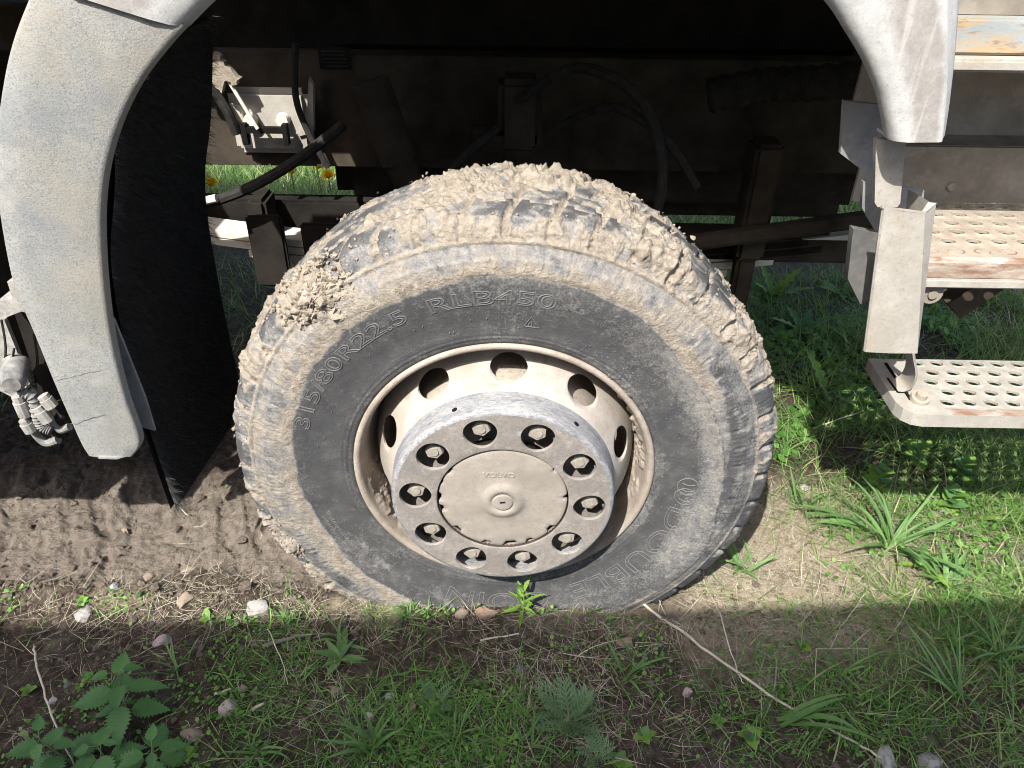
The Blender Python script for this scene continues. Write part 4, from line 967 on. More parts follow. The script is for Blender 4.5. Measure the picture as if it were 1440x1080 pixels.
b = MB(); b.prism([AY(1187, 142, .08), AY(1262, 150, .08), AY(1262, 300, .08), AY(1236, 258, .08), AY(1182, 216, .08)], (0, .01, 0)); b.build('support_plate', M_GREY, truck)
b = MB(); b.prism([AY(1214, 255, .06), AY(1300, 268, .06), AY(1290, 360, .06), AY(1240, 340, .06), AY(1212, 292, .06)], (0, .01, 0)); b.build('support_plate', M_GREY, truck)
b = MB(); b.prism([AY(1200, 322, .04), AY(1240, 330, .04), AY(1236, 420, .04), AY(1210, 428, .04), AY(1192, 392, .04)], (0, .018, 0)); b.build('support_block', M_GREYB, truck)
b = MB(); P = smooth_path([AY(1300, 418, .03), AY(1296, 440, .03), AY(1284, 462, .03), AY(1287, 500, .04), AY(1291, 528, .05), AY(1282, 546, .06), AY(1268, 552, .06)], 6)
for k in range(len(P) - 1):
    a, c = P[k], P[k + 1]
    b.add([a, c, c + Vector((0, .045, 0)), a + Vector((0, .045, 0)), a + Vector((-.005, 0, 0)), c + Vector((-.005, 0, 0)), c + Vector((-.005, .045, 0)), a + Vector((-.005, .045, 0))], [(0, 1, 2, 3), (4, 7, 6, 5), (0, 4, 5, 1), (3, 2, 6, 7)])
b.build('step_hanger', M_PANEL, truck, sharp=50)
b = MB(); b.box((1.12, .30, .80), (.05, .05, .5), rot=(0, .75, 0)); b.build('brace_tube', M_CHASSIS, truck)

# ------------------------------------------------------------------ shed behind the viewer: its roof edge casts the shade in the foreground
shed = tag(empty('shed', (0.2, -4.2, 0)), 'unseen plank shed, boards whitened for bounce light, with a grey sheet roof behind the photographer', 'shed')
HS = 2.72
e0 = np.array([-0.95, -0.085, 0.0]); e1 = np.array([0.965, 0.02, 0.0]); dS = np.array([SUN.x, SUN.y, SUN.z])
def up(p): return Vector(p - dS * HS)
a0, a1 = up(e0 + (e0 - e1) * 0.45), up(e1 + (e1 - e0) * 0.6)
b = MB(); b.prism([a0, a1, a1 + Vector((0, -2.6, .55)), a0 + Vector((0, -2.6, .55))], (0, 0, -.05)); b.build('roof', M_ROOFS, shed)
ang = math.atan2(a1.y - a0.y, a1.x - a0.x); L = (a1 - a0).length; nb = 22
for k in range(nb):
    f = (k + .5) / nb; p = a0.lerp(a1, f) + Vector((0, -.22 - random.uniform(0, .012), 0))
    b = MB(); b.box((p.x, p.y, (HS - .07) / 2), (L / nb - .006, .028, HS - .07), rot=(0, 0, ang)); b.build('board', M_WOOD, shed)

# ------------------------------------------------------------------ stones
def stone(pxy, size, kind, label, flat=.6, sink=.35, name='stone', yaw=None):
    p = AG(*pxy); sx = size / 1000.0
    V0, F0 = ico(3); r = np.random.default_rng(int(pxy[0] * 7 + pxy[1]))
    n1 = fbm(V0 + r.random(3) * 40, .9, 3, 3); n2 = fbm(V0 + r.random(3) * 40, 2.6, 3, 9)
    V = V0 * (1 + .42 * n1 + .13 * n2)[:, None]
    for _ in range(16):                       # broken flat facets
        d = r.normal(0, 1, 3); d /= np.linalg.norm(d); h = r.uniform(.52, .84); k = V @ d; V = V - np.outer(np.clip(k - h, 0, None) * .9, d)
    V = V * 1.12 * np.array([sx * r.uniform(.9, 1.1), sx * r.uniform(.65, .85), sx * flat])
    a = r.random() * 6.28 if yaw is None else yaw; ca, sa = math.cos(a), math.sin(a)
    V = np.stack([V[:, 0] * ca - V[:, 1] * sa, V[:, 0] * sa + V[:, 1] * ca, V[:, 2]], -1)
    z = GZ(p.x, p.y)
    V = V + .018 * sx * fbm(V / sx, 5, 3, 4)[:, None] * V / sx
    me = mesh_np(name, V, F0); me.set_sharp_from_angle(angle=math.radians(24)); me.materials.append(ST[kind])
    o = bpy.data.objects.new(name, me); col.objects.link(o); o.location = (p.x, p.y, z + sx * flat * (1 - 2 * min(.6, sink + .08)))
    return tag(o, label, 'stone', 'stones lying on the soil by the wheel')
stone((366, 858), 29, 'white', 'white angular stone at the grassy edge of the muddy track', .55, .3, yaw=.3)
stone((262, 846), 24, 'tan', 'orange-tan flat stone among dry straw beside the track', .5, .3)
stone((228, 901), 22, 'pink', 'pale pinkish grey cobble at the shade edge behind the nettle', .75, .3)
stone((118, 868), 30, 'grey', 'broad grey stone half buried at the shade edge', .4, .45)
stone((160, 830), 20, 'grey', 'flat grey stone pressed into the edge of the muddy track', .35, .45)
stone((321, 997), 21, 'pink', 'oval mauve-grey cobble right of the nettle', .8, .3, yaw=1.4)
stone((270, 1032), 24, 'tan', 'tan lump of stone under the nettle leaves', .6, .35)
stone((650, 872), 21, 'tan', 'rounded beige stone touching the grass under the tyre', .75, .3)
stone((684, 873), 23, 'brown', 'brown clod-like stone beside the beige one under the tyre', .8, .35)
stone((548, 980), 13, 'white', 'small round off-white pebble in the shaded grass', .8, .25)
stone((580, 996), 14, 'tan', 'small yellowish pebble beside the off-white one', .6, .3)
stone((521, 1008), 10, 'pink', 'tiny pinkish pebble in front of the off-white one', .8, .3)
stone((471, 972), 15, 'tan', 'crumbly tan pebble between nettle and grass tuft', .6, .35)
stone((342, 966), 13, 'tan', 'small tan pebble pair behind the mauve cobble', .5, .35)
stone((732, 944), 13, 'dark', 'dark blue-grey pebble in the shade below the hub', .6, .3)
stone((880, 902), 23, 'brown', 'smooth reddish brown stone in shade below the tyre', .5, .35)
stone((1072, 956), 31, 'purple', 'flat purple stone crossed by the dry stalk', .35, .35, yaw=.1)
stone((1248, 1064), 26, 'grey', 'rounded grey-brown stone at the end of the dry stalk', .75, .35)
stone((1306, 1074), 27, 'white', 'rounded pale stone at the end of the dry stalk', .75, .35)
stone((95, 962), 14, 'dark', 'small bluish pebble on bare soil left of the nettle', .5, .4)
stone((75, 985), 12, 'grey', 'small grey pebble by the nettle\'s dry stalk', .5, .4)
stone((35, 1033), 11, 'pink', 'small rosy pebble on bare soil at the far left', .6, .3)
stone((1130, 690), 16, 'white', 'small sunlit pale stone right of the tyre', .5, .35)
stone((1235, 735), 24, 'grey', 'weathered grey stone among the sunlit blades by the steps', .5, .4)
stone((968, 970), 13, 'pink', 'small pale pebble left of the purple stone', .7, .3)
stone((205, 800), 17, 'tan', 'yellowish pebble pressed into the muddy track', .35, .5)
stone((262, 792), 18, 'tan', 'orange pebble pressed flat into the muddy track', .3, .5)
stone((172, 735), 14, 'tan', 'pale yellow chip of stone on the track near the flap', .4, .4)

# ------------------------------------------------------------------ loose soil clods and litter
def clods():
    r = np.random.default_rng(31); n = 3400
    x = r.uniform(-1.45, 1.2, n); y = np.where(r.random(n) < .5, r.normal(-.01, .05, n), r.uniform(-.42, .40, n))
    ok = ~((np.abs(x) < .40) & (y > -.02) & (y < .28)); x, y = x[ok], y[ok]
    rad = np.abs(r.normal(0, .0030, len(x))) + .0012
    big = r.random(len(x)) < .03; rad = np.where(big & (y > -.1) & (x < 0), rad * 2.6, rad)
    z = ground_h(x, y) + rad * .3
    V, F = lumps(np.stack([x, y, z], -1), rad, 32, 1, (1, 1, .75), .3)
    o = mk('soil_clods', V, F, M_GROUND, smooth=False, attrs={'track': np.full(len(V), .6), 'dry': np.full(len(V), .15)})
    tag(o, 'loose crumbs and clods of brown soil', 'soil', kind='stuff')
clods()

def in_wheel(x, y): return (np.abs(x) < .42) & (y > -.035) & (y < .30)
def ribbons(name, mat, x, y, length, width, lean, seed, seg=4, curl=.6, up0=0.0, label=None, cat=None, rnd=None, zoff=0.0, lat=.1):
    """a sward of ribbons: lean 0 = upright, 1 = flat"""
    r = np.random.default_rng(seed); ok = ~in_wheel(x, y); x, y, length, width, lean = x[ok], y[ok], length[ok], width[ok], lean[ok]
    if rnd is not None: rnd = rnd[ok]
    n = len(x); az = r.random(n) * 2 * np.pi
    z = ground_h(x, y) - .002 + zoff * r.random(n)
    h = np.stack([np.cos(az), np.sin(az), 0 * az], -1)
    d = h * np.sin(lean * np.pi / 2)[:, None]; d[:, 2] = np.cos(lean * np.pi / 2) + up0
    d /= np.linalg.norm(d, axis=1)[:, None]
    bend = h * (length * curl * r.uniform(.1, 1, n))[:, None]; bend[:, 2] = -length * curl * r.uniform(.1, .7, n) * (1 - lean * .6)
    bend[:, :2] += np.stack([-np.sin(az), np.cos(az)], -1) * (length * r.normal(0, lat, n))[:, None]
    tw = r.normal(0, .5, n)
    side = np.stack([-np.sin(az + tw), np.cos(az + tw), .15 * r.normal(0, 1, n)], -1); side /= np.linalg.norm(side, axis=1)[:, None]
    V, F, m = blades_np(np.stack([x, y, z], -1), d, length, width, bend, side, seg)
    # keep litter from sinking below the soil
    gzv = ground_h(V[:, 0], V[:, 1], False); V[:, 2] = np.maximum(V[:, 2], gzv + .001 + .003 * np.repeat(r.random(n), m))
    rv = r.random(n) if rnd is None else rnd
    o = mk(name, V, F, mat, attrs={'rnd': np.repeat(rv, m)})
    tag(o, label, cat, kind='stuff'); return o
def scatter(n, x0, x1, y0, y1, dens, seed):
    r = np.random.default_rng(seed); x = r.uniform(x0, x1, n); y = r.uniform(y0, y1, n)
    k = r.random(n) < dens(x, y); return x[k], y[k]
def patch(x, y, sc, seed, lo, hi): return sstep(lo, hi, fbm2(x, y, sc, 3, seed))

# sunlit grass right of the wheel and by the steps
r_ = np.random.default_rng(50)
def dens_right(x, y):
    d = sstep(.62, 1.25, x + .35 * (y - .1)) * .85 + .07 * sstep(.35, .6, x)
    d = d * (.25 + .75 * patch(x, y, 7, 71, -.5, .4))
    d = d * (1 - .93 * np.exp(-(((x - .98) / .24) ** 2 + ((y - .50) / .15) ** 2))) * (1 - .75 * np.exp(-(((x - .62) / .14) ** 2 + ((y - .28) / .3) ** 2)))
    d = np.where(y < -.12, d * .55 + .10 * patch(x, y, 5, 72, -.1, .5), d)
    return np.clip(d, 0, 1)
x, y = scatter(52000, .32, 2.0, -.45, .75, dens_right, 51)
ribbons('sunlit_grass', M_GRASS, x, y, r_.uniform(.03, .115, len(x)), r_.uniform(.0018, .0042, len(x)), r_.uniform(.15, .8, len(x)), 52, label='short bright grass beside the entry steps', cat='grass')
# shaded foreground grass, thin and patchy
def dens_fg(x, y):
    p1 = patch(x, y, 6.0, 73, .08, .5)
    d = .012 + .50 * p1 * sstep(-.80, -.30, x)
    d = d + .9 * np.exp(-(((x + .12) / .20) ** 2 + ((y + .32) / .11) ** 2)) + .5 * np.exp(-(((x - .70) / .25) ** 2 + ((y + .25) / .10) ** 2)) + .3 * np.exp(-(((x + .22) / .07) ** 2 + ((y + .055) / .03) ** 2))
    return np.clip(d, 0, 1) * (1 - sstep(-.06, .0, y) * .6) * (1 - .85 * sstep(-.5, -.75, x) if False else 1)
x, y = scatter(62000, -1.3, 1.45, -.82, .0, dens_fg, 54)
ribbons('foreground_grass', M_GRASSF, x, y, r_.uniform(.018, .075, len(x)), r_.uniform(.0014, .0034, len(x)), r_.uniform(.2, .9, len(x)), 55, label='thin patchy grass in the shade in front of the wheel', cat='grass')
# dim grass under the truck
x, y = scatter(22000, .50, 2.1, .46, 1.9, lambda x, y: (.15 + .85 * patch(x, y, 5, 74, -.2, .4)) * (.25 + .75 * sstep(.55, .85, y)), 56)
ribbons('underbody_grass', M_GRASS, x, y, r_.uniform(.05, .17, len(x)), r_.uniform(.002, .005, len(x)), r_.uniform(.1, .75, len(x)), 57, label='dim green grass in the shade under the truck', cat='grass')
x, y = scatter(9000, -1.9, .5, .62, 2.0, lambda x, y: .5 + 0 * x, 58)
ribbons('underbody_grass', M_GRASS, x, y, r_.uniform(.05, .14, len(x)), r_.uniform(.002, .005, len(x)), r_.uniform(.1, .75, len(x)), 59, label='sparse grass in deep shade behind the bristle flap', cat='grass')
# meadow on the far side
x, y = scatter(70000, -3.2, 3.6, 2.4, 8.0, lambda x, y: .95 - .08 * y + 0 * x, 60)
ribbons('meadow_grass', M_GRASS, x, y, r_.uniform(.10, .30, len(x)), r_.uniform(.005, .010, len(x)), r_.uniform(.05, .55, len(x)), 61, label='sunlit meadow grass beyond the truck', cat='grass', seg=3)
# small round leaves of creeping weeds, matted
def cover(name, n, box, dens, size, seed, label):
    x, y = scatter(n, *box, dens, seed); ok = ~in_wheel(x, y); x, y = x[ok], y[ok]; r = np.random.default_rng(seed + 1); n = len(x)
    z = ground_h(x, y) + r.uniform(.002, .018, n); L = r.uniform(*size, n); az = r.random(n) * 6.283; tl = r.normal(.2, .4, n)
    a = np.stack([np.cos(az) * np.cos(tl), np.sin(az) * np.cos(tl), np.sin(tl)], -1); b_ = np.stack([-np.sin(az), np.cos(az), r.normal(0, .3, n)], -1)
    C = np.stack([x, y, z], -1); t = [(0, .0), (.3, .42), (.7, .46), (1.0, .12)]
    P = []
    for (u, v) in t: P += [C + a * (L * u)[:, None] - b_ * (L * v * .8)[:, None], C + a * (L * u)[:, None] + b_ * (L * v * .8)[:, None]]
    V = np.stack(P, 1).reshape(-1, 3); k = (np.arange(n) * 8)[:, None]; j = np.array([0, 2, 4])[None]
    F = np.stack([k + j, k + j + 1, k + j + 3, k + j + 2], -1).reshape(-1, 4)
    o = mk(name, V, F, M_GRASSF, attrs={'rnd': np.repeat(r.uniform(.1, .9, n), 8)}); tag(o, label, 'weeds', kind='stuff')
cover('creeping_weeds', 28000, (-1.2, 1.3, -.80, .0), lambda x, y: .02 + .5 * patch(x, y, 7, 81, .15, .5), (.004, .011), 82, 'matted tiny-leaved weeds in the shade in front of the wheel')
cover('sunlit_weeds', 16000, (.5, 1.7, -.1, .6), lambda x, y: .5 * patch(x, y, 6, 83, -.05, .45) * sstep(.70, 1.15, x), (.006, .018), 84, 'small-leaved weeds in the sunlit turf by the steps')
cover('shaded_weeds', 12000, (.55, 1.8, .5, 1.7), lambda x, y: .6 * patch(x, y, 5, 85, -.05, .45), (.012, .035), 86, 'leafy ground weeds in the shade under the truck')
# dry straw and dead blades
def dens_straw(x, y):
    d = .30 + .55 * patch(x, y, 5, 75, -.2, .5)
    d = d + .75 * sstep(.3, .5, x) * (1 - sstep(1.05, 1.35, x)) * sstep(-.12, -.02, y) + .35 * np.exp(-((y + .045) / .05) ** 2)
    d = d * (1 - .92 * track_mask(x, y)) * np.where(x < -.45, .42, 1.0) * np.where(y < -.08, .30 + .5 * patch(x, y, 6.5, 78, .05, .5), 1.0)
    return np.clip(d, 0, 1)
x, y = scatter(66000, -1.25, 1.35, -.80, .40, dens_straw, 62)
ribbons('dry_straw', M_STRAW, x, y, np.abs(r_.normal(0, .035, len(x))) + .015, r_.uniform(.0006, .0016, len(x)), r_.uniform(.80, 1.02, len(x)), 63, seg=4, curl=.25, label='dead pale straw and stalks matted on the soil', cat='straw', zoff=.005, lat=.5)
x, y = scatter(2600, -1.1, 1.4, -.44, .40, lambda x, y: dens_straw(x, y) * np.where((x > .35) & (y > -.05), 1, .38), 64)
ribbons('dry_stalks', M_STRAW, x, y, r_.uniform(.06, .16, len(x)), r_.uniform(.0010, .0022, len(x)), r_.uniform(.72, .99, len(x)), 65, seg=5, curl=.18, label='longer pale dead stalks lying over the straw', cat='straw', zoff=.010, lat=.3)

# ------------------------------------------------------------------ individual plants
def leaf_mesh(name, L, W, teeth=0, tdepth=.14, n=None, cup=.12, droop=.25, shape=(.62, 1.0), mat=None, lobes=None):
    n = n or max(10, teeth * 2); V = []; F = []
    for i in range(n + 1):
        t = i / n
        wv = math.sin(math.pi * t ** shape[0]) ** shape[1] * W / 2
        sh = 0
        if teeth:
            saw = (i % 2); wv *= (1 + tdepth) if saw else (1 - tdepth); sh = L * .5 / n if saw else 0
        if lobes:
            wv *= .28 + .72 * abs(math.sin(math.pi * t * lobes)) ** .7
        x = L * t; zc = -droop * L * t * t
        V += [(x + sh, -wv, zc + cup * wv), (x + sh * .4, -wv * .5, zc + cup * wv * .6), (x, 0, zc - .03 * W), (x + sh * .4, wv * .5, zc + cup * wv * .6), (x + sh, wv, zc + cup * wv)]
    for i in range(n):
        for j in range(4): F.append((i * 5 + j, i * 5 + j + 1, i * 5 + 6 + j, i * 5 + 5 + j))
    me = mesh_np(name, np.array(V), np.array(F)); me.materials.append(mat); return me
def feather_mesh(name, L, mat, seed=0):
    r = random.Random(seed); V = []; F = []
    def quadstrip(pts, wd):
        base = len(V); n = len(pts)
        for i, p in enumerate(pts):
            a = Vector(pts[max(i - 1, 0)]); c = Vector(pts[min(i + 1, n - 1)]); d = (c - a); s = Vector((-d.y, d.x, 0)).normalized() * wd * (1 - .75 * (i / (n - 1)) ** 2) * .5
            V.append(tuple(Vector(p) - s)); V.append(tuple(Vector(p) + s))
        for i in range(n - 1): F.append((base + 2 * i, base + 2 * i + 1, base + 2 * i + 3, base + 2 * i + 2))
    quadstrip([(L * t, 0, -.22 * L * t * t) for t in (0, .25, .5, .75, 1)], L * .05)
    for k in range(6):
        t = .25 + .125 * k; p0 = Vector((L * t, 0, -.22 * L * t * t)); ll = L * (.36 - .22 * abs(t - .5))
        for s in (-1, 1):
            a = math.radians(52 - 30 * (t - .3)) * s; d = Vector((math.cos(a), math.sin(a), .10))
            q = p0 + d * ll; quadstrip([tuple(p0), tuple(p0.lerp(q, .5) + Vector((0, 0, .01 * L))), tuple(q)], L * .055)
            for u, b2 in ((.45, 35), (.5, -30), (.75, 32)):
                p1 = p0.lerp(q, u); a2 = a + math.radians(b2); e = p1 + Vector((math.cos(a2), math.sin(a2), .05)) * ll * .42
                quadstrip([tuple(p1), tuple(p1.lerp(e, .5)), tuple(e)], L * .045)
    me = mesh_np(name, np.array(V), np.array(F)); me.materials.append(mat); return me
def blade_mesh(name, L, W, mat, arch=.5, fold=.25, n=9, kink=0.0):
    V = []; F = []
    for i in range(n + 1):
        t = i / n; wv = W / 2 * (1 - t ** 2.2) * (.55 + .45 * min(1, t * 4)); x = L * (t - .18 * arch * t ** 3); z = L * (.75 * (1 - arch) * t + arch * (t * .9 - t * t * 1.0)) - kink * L * max(0, t - .55)
        V += [(x, -wv, z + fold * wv), (x, 0, z), (x, wv, z + fold * wv)]
    for i in range(n):
        for j in range(2): F.append((i * 3 + j, i * 3 + j + 1, i * 3 + 4 + j, i * 3 + 3 + j))
    me = mesh_np(name, np.array(V), np.array(F)); me.materials.append(mat); return me
def put(name, me, parent, loc, az, pitch=0.0, roll=0.0, sc=1.0):
    o = bpy.data.objects.new(name, me); col.objects.link(o); o.parent = parent
    o.location = Vector(loc) - origin(parent)
    o.rotation_euler = (Matrix.Rotation(az, 3, 'Z') @ Matrix.Rotation(-pitch, 3, 'Y') @ Matrix.Rotation(roll, 3, 'X')).to_euler()
    o.scale = (sc, sc, sc) if not isinstance(sc, tuple) else sc
    return o
def plant(name, pxy, label, cat, group=None):
    p = AG(*pxy); o = empty(name, (p.x, p.y, GZ(p.x, p.y)))
    return tag(o, label, cat, group), Vector((p.x, p.y, GZ(p.x, p.y)))

NET = [leaf_mesh('leaf', .085, .052, 11, .17, cup=.18, droop=.28, mat=M_LEAF), leaf_mesh('leaf', .062, .040, 9, .17, cup=.15, droop=.20, mat=M_LEAF), leaf_mesh('leaf', .040, .026, 8, .16, cup=.2, droop=.15, mat=M_LEAF)]
def nettle(pxy, h, pairs, label, lean=(0, 0), sc=1.0, group=None, seed=1, mats=None):
    r = random.Random(seed); o, p = plant('nettle_plant', pxy, label, 'nettle', group)
    top = p + Vector((lean[0], lean[1], h)); b = MB(); P = smooth_path([p, p.lerp(top, .5) + Vector((.006, -.004, 0)), top], 5); b.tube(P, [.0030 * sc * (1 - .5 * k / len(P)) for k in range(len(P))], 7); b.build('stem', M_STEM, o)
    for k in range(pairs):
        f = .25 + .75 * k / max(1, pairs - 1); q = p.lerp(top, f); az = r.random() * .6 + k * math.pi / 2
        m = NET[0] if f < .7 else (NET[1] if f < .93 else NET[2])
        for s in (0, math.pi):
            a = az + s + r.uniform(-.25, .25); pt = Vector((math.cos(a), math.sin(a), .5)) * .016 * sc
            bb = MB(); bb.tube([q, q + pt], .0011 * sc, 5); bb.build('leaf_stalk', M_STEM, o)
            put('leaf', m, o, q + pt, a, r.uniform(-.25, .30), r.uniform(-.3, .3), sc * r.uniform(.85, 1.1))
    return o
nettle((180, 1018), .135, 5, 'tall stinging nettle with toothed dark green leaves in the shade', (.006, .02), .80, seed=3)
nettle((100, 1070), .10, 4, 'nettle shoot with large leaves beside the tall nettle', (-.02, -.015), .8, seed=5)
nettle((215, 1075), .07, 4, 'low nettle shoot under the tall nettle', (.02, -.01), .8, seed=9)
nettle((150, 1075), .06, 3, 'young nettle between the two shoots', (.0, .0), .75, seed=11)
def rosette(name, pxy, meshes, n, label, cat, pit=(.15, .9), sc=(.8, 1.15), group=None, seed=1, h=.0, part='leaf'):
    r = random.Random(seed); o, p = plant(name, pxy, label, cat, group)
    if h > 0:
        b = MB(); b.tube([p, p + Vector((.002, .003, h * .5)), p + Vector((0, .002, h))], [.0022, .0018, .0012], 6); b.build('stem', M_STEM, o)
    for k in range(n):
        f = k / max(1, n - 1); put(part, meshes[k % len(meshes)], o, p + Vector((0, 0, .003 + h * f)), k * 2.4 + r.uniform(-.3, .3), pit[0] + (pit[1] - pit[0]) * (f if h > 0 else r.random()), r.uniform(-.3, .3), r.uniform(*sc) * (1 - .35 * f if h > 0 else 1))
    return o
FEA = [feather_mesh('leaf', .075, M_LEAFG, 1), feather_mesh('leaf', .058, M_LEAFG, 2)]
rosette('mugwort_plant', (800, 1012), FEA, 20, 'bushy mugwort with feathery grey-green leaves in the shade', 'weed', (.1, 1.1), seed=2)
rosette('mugwort_plant', (612, 992), FEA, 9, 'small mugwort with feathery leaves beside the yellowish pebble', 'weed', (.2, 1.0), (.55, .8), seed=4)
rosette('mugwort_plant', (838, 1066), FEA, 8, 'little mugwort seedling in front of the bushy one', 'weed', (.2, 1.0), (.5, .7), seed=6)
LAN = [leaf_mesh('leaf', .075, .015, 6, .12, cup=.3, droop=.2, shape=(.8, 1), mat=M_LEAFY), leaf_mesh('leaf', .055, .012, 5, .12, cup=.3, droop=.2, shape=(.8, 1), mat=M_LEAFY)]
rosette('willowherb_plant', (735, 872), LAN, 18, 'bright upright weed with narrow leaves against the tyre', 'weed', (.0, 1.2), (.55, .9), seed=3, h=.075)
PLN = [leaf_mesh('leaf', .095, .026, 0, n=12, cup=.25, droop=.35, shape=(.75, 1), mat=M_BLADE), leaf_mesh('leaf', .07, .020, 0, n=12, cup=.25, droop=.3, shape=(.75, 1), mat=M_BLADE)]
rosette('plantain_plant', (478, 925), PLN, 8, 'plantain rosette with narrow dark leaves at the shade edge', 'weed', (.3, 1.0), (.6, .95), seed=7)
RND = [leaf_mesh('leaf', .034, .030, 8, .08, cup=.1, droop=.2, shape=(.6, .8), mat=M_LEAFY), leaf_mesh('leaf', .026, .024, 8, .08, cup=.1, droop=.2, shape=(.6, .8), mat=M_LEAF)]
for i, (pp, nn, ss, lb) in enumerate((((1055, 1030), 10, .8, 'small round-leaved weed in front of the purple stone'), ((1010, 1010), 7, .6, 'tiny dark seedling left of the round-leaved weed'), ((905, 1035), 6, .7, 'tiny seedling right of the mugwort'),
                                      ((120, 852), 8, .6, 'low clover-like weed on the sunlit lip at the far left'), ((40, 970), 6, .6, 'tiny weed on bare soil at the far left'), ((125, 955), 4, .6, 'tiny two-leaf seedling behind the nettle'),
                                      ((290, 868), 7, .6, 'small pale weed beside the orange-tan stone'), ((395, 865), 6, .5, 'small weed right of the white stone'), ((1350, 912), 7, 1.2, 'broad-leaved weed in shade at the right'), ((255, 1065), 9, .9, 'low weed right of the nettle shoots'), ((1130, 905), 5, .6, 'tiny weed right of the bent straw'), ((870, 1070), 5, .8, 'bright seedling at the mugwort\'s foot'))):
    rosette('weed_seedling', pp, RND, nn, lb, 'weed', (.1, .9), (ss * .8, ss * 1.1), seed=20 + i)
DAN = [leaf_mesh('leaf', .15, .042, 0, n=24, cup=.25, droop=.3, shape=(.9, .8), lobes=5.5, mat=M_LEAFY), leaf_mesh('leaf', .12, .034, 0, n=24, cup=.25, droop=.3, shape=(.9, .8), lobes=5.0, mat=M_LEAF)]
rosette('dandelion_plant', (1432, 745), DAN, 9, 'dandelion rosette with jagged leaves in the sunlit grass', 'dandelion', (.3, 1.0), (.7, 1.0), seed=31)
rosette('dandelion_plant', (1290, 800), DAN, 8, 'dandelion rosette beside the sunlit broad blades', 'dandelion', (.2, .9), (.4, .7), seed=33)
for i, (pp, lb) in enumerate((((1285, 655), 'leafy weed in the dappled shade under the lower step'), ((1345, 680), 'round-leaved weed in the step\'s shadow near sunlit grass'), ((1232, 690), 'small weed at the corner of the step\'s shadow'), ((1330, 725), 'sunlit sow-thistle with pale round leaves below the step\'s shadow'))):
    rosette('leafy_weed', pp, [RND[0], RND[1]], 13, lb, 'weed', (.1, .9), (1.1, 1.8), seed=40 + i, h=.06)
for i, (pp, lb) in enumerate((((1130, 470), 'dim weed in deep shade behind the side panel'), ((1090, 400), 'dim weed in shade behind the tyre'), ((1160, 560), 'dim weed between tyre and lower step'), ((1190, 400), 'dim leafy weed behind the folded side panel'))):
    rosette('leafy_weed', pp, DAN, 9, lb, 'weed', (.3, 1.1), (.8, 1.2), seed=50 + i)

def tuft(pxy, n, label, L=(.10, .17), W=(.006, .011), pit=(.2, 1.0), seed=1, az=None, mat=None, group=None):
    r = random.Random(seed); o, p = plant('grass_tuft', pxy, label, 'grass tuft', group)
    for k in range(n):
        me = blade_mesh('blade', r.uniform(*L), r.uniform(*W), mat or M_BLADE, r.uniform(.35, .9), r.uniform(.1, .5))
        a = r.uniform(0, 6.283) if az is None else r.uniform(*az)
        put('blade', me, o, p + Vector((r.gauss(0, .008), r.gauss(0, .008), 0)), a, r.uniform(*pit) * .6, r.uniform(-.5, .5))
    return o
tuft((1250, 775), 22, 'big tuft of broad arching blades in the sun below the steps', (.12, .24), (.008, .015), (-.1, .9), 61)
tuft((1225, 745), 7, 'flattened broad blades left of the big sunlit tuft', (.14, .22), (.010, .017), (-.4, .2), 62, (2.6, 3.6))
tuft((1330, 830), 14, 'bright tuft with a yellowing blade at the shade edge', (.08, .15), (.007, .014), (.0, .9), 63)
tuft((1045, 800), 13, 'sunlit tuft against the lower right of the tyre', (.06, .13), (.006, .010), (.0, .9), 64)
tuft((1130, 720), 9, 'thin sunlit tuft right of the tyre in dry litter', (.07, .14), (.004, .008), (.2, 1.1), 65)
tuft((1100, 640), 10, 'bright tuft between the tyre and the step\'s shadow', (.05, .11), (.004, .008), (.2, 1.1), 66)
tuft((1400, 935), 22, 'dark green tuft in the shade at the far right', (.10, .20), (.004, .008), (.0, 1.0), 67)
tuft((1345, 985), 16, 'shaded tuft of fine arching blades right of the straw', (.12, .22), (.003, .006), (.0, .8), 68, (1.2, 3.4))
tuft((1100, 1010), 5, 'broad blade tuft crossed by the dry stalk', (.12, .20), (.012, .020), (-.2, .3), 69, (-1.2, .5))
tuft((880, 950), 7, 'shaded tuft with curled broad blades below the reddish stone', (.07, .13), (.006, .010), (.2, 1.1), 70)
tuft((575, 870), 16, 'short dense tuft at the shade edge under the tyre', (.03, .06), (.003, .006), (.2, 1.2), 71)
tuft((480, 900), 6, 'dark pointed tuft left of the dense one', (.05, .10), (.006, .012), (.1, 1.0), 72)
tuft((520, 1055), 15, 'upright shaded tuft in front of the pebbles', (.08, .15), (.005, .010), (.3, 1.3), 73)
tuft((245, 945), 8, 'few dark blades behind the mauve cobble', (.05, .10), (.003, .006), (.1, .9), 74)
tuft((300, 885), 7, 'short blades behind the pinkish cobble', (.04, .08), (.003, .005), (.1, 1.0), 75)
tuft((405, 872), 8, 'sunlit blades right of the white stone', (.03, .07), (.003, .006), (.1, 1.0), 76)
tuft((360, 1065), 9, 'shaded blades right of the tan lump', (.06, .11), (.004, .008), (.2, 1.1), 77)
tuft((640, 1040), 16, 'fine shaded tuft below the little mugwort', (.05, .10), (.003, .005), (.2, 1.2), 78)
tuft((1180, 940), 8, 'thin tuft in the matted straw', (.06, .12), (.003, .006), (.1, 1.0), 79)
tuft((740, 1050), 8, 'thin shaded blades left of the mugwort seedling', (.05, .09), (.003, .006), (.2, 1.0), 80)

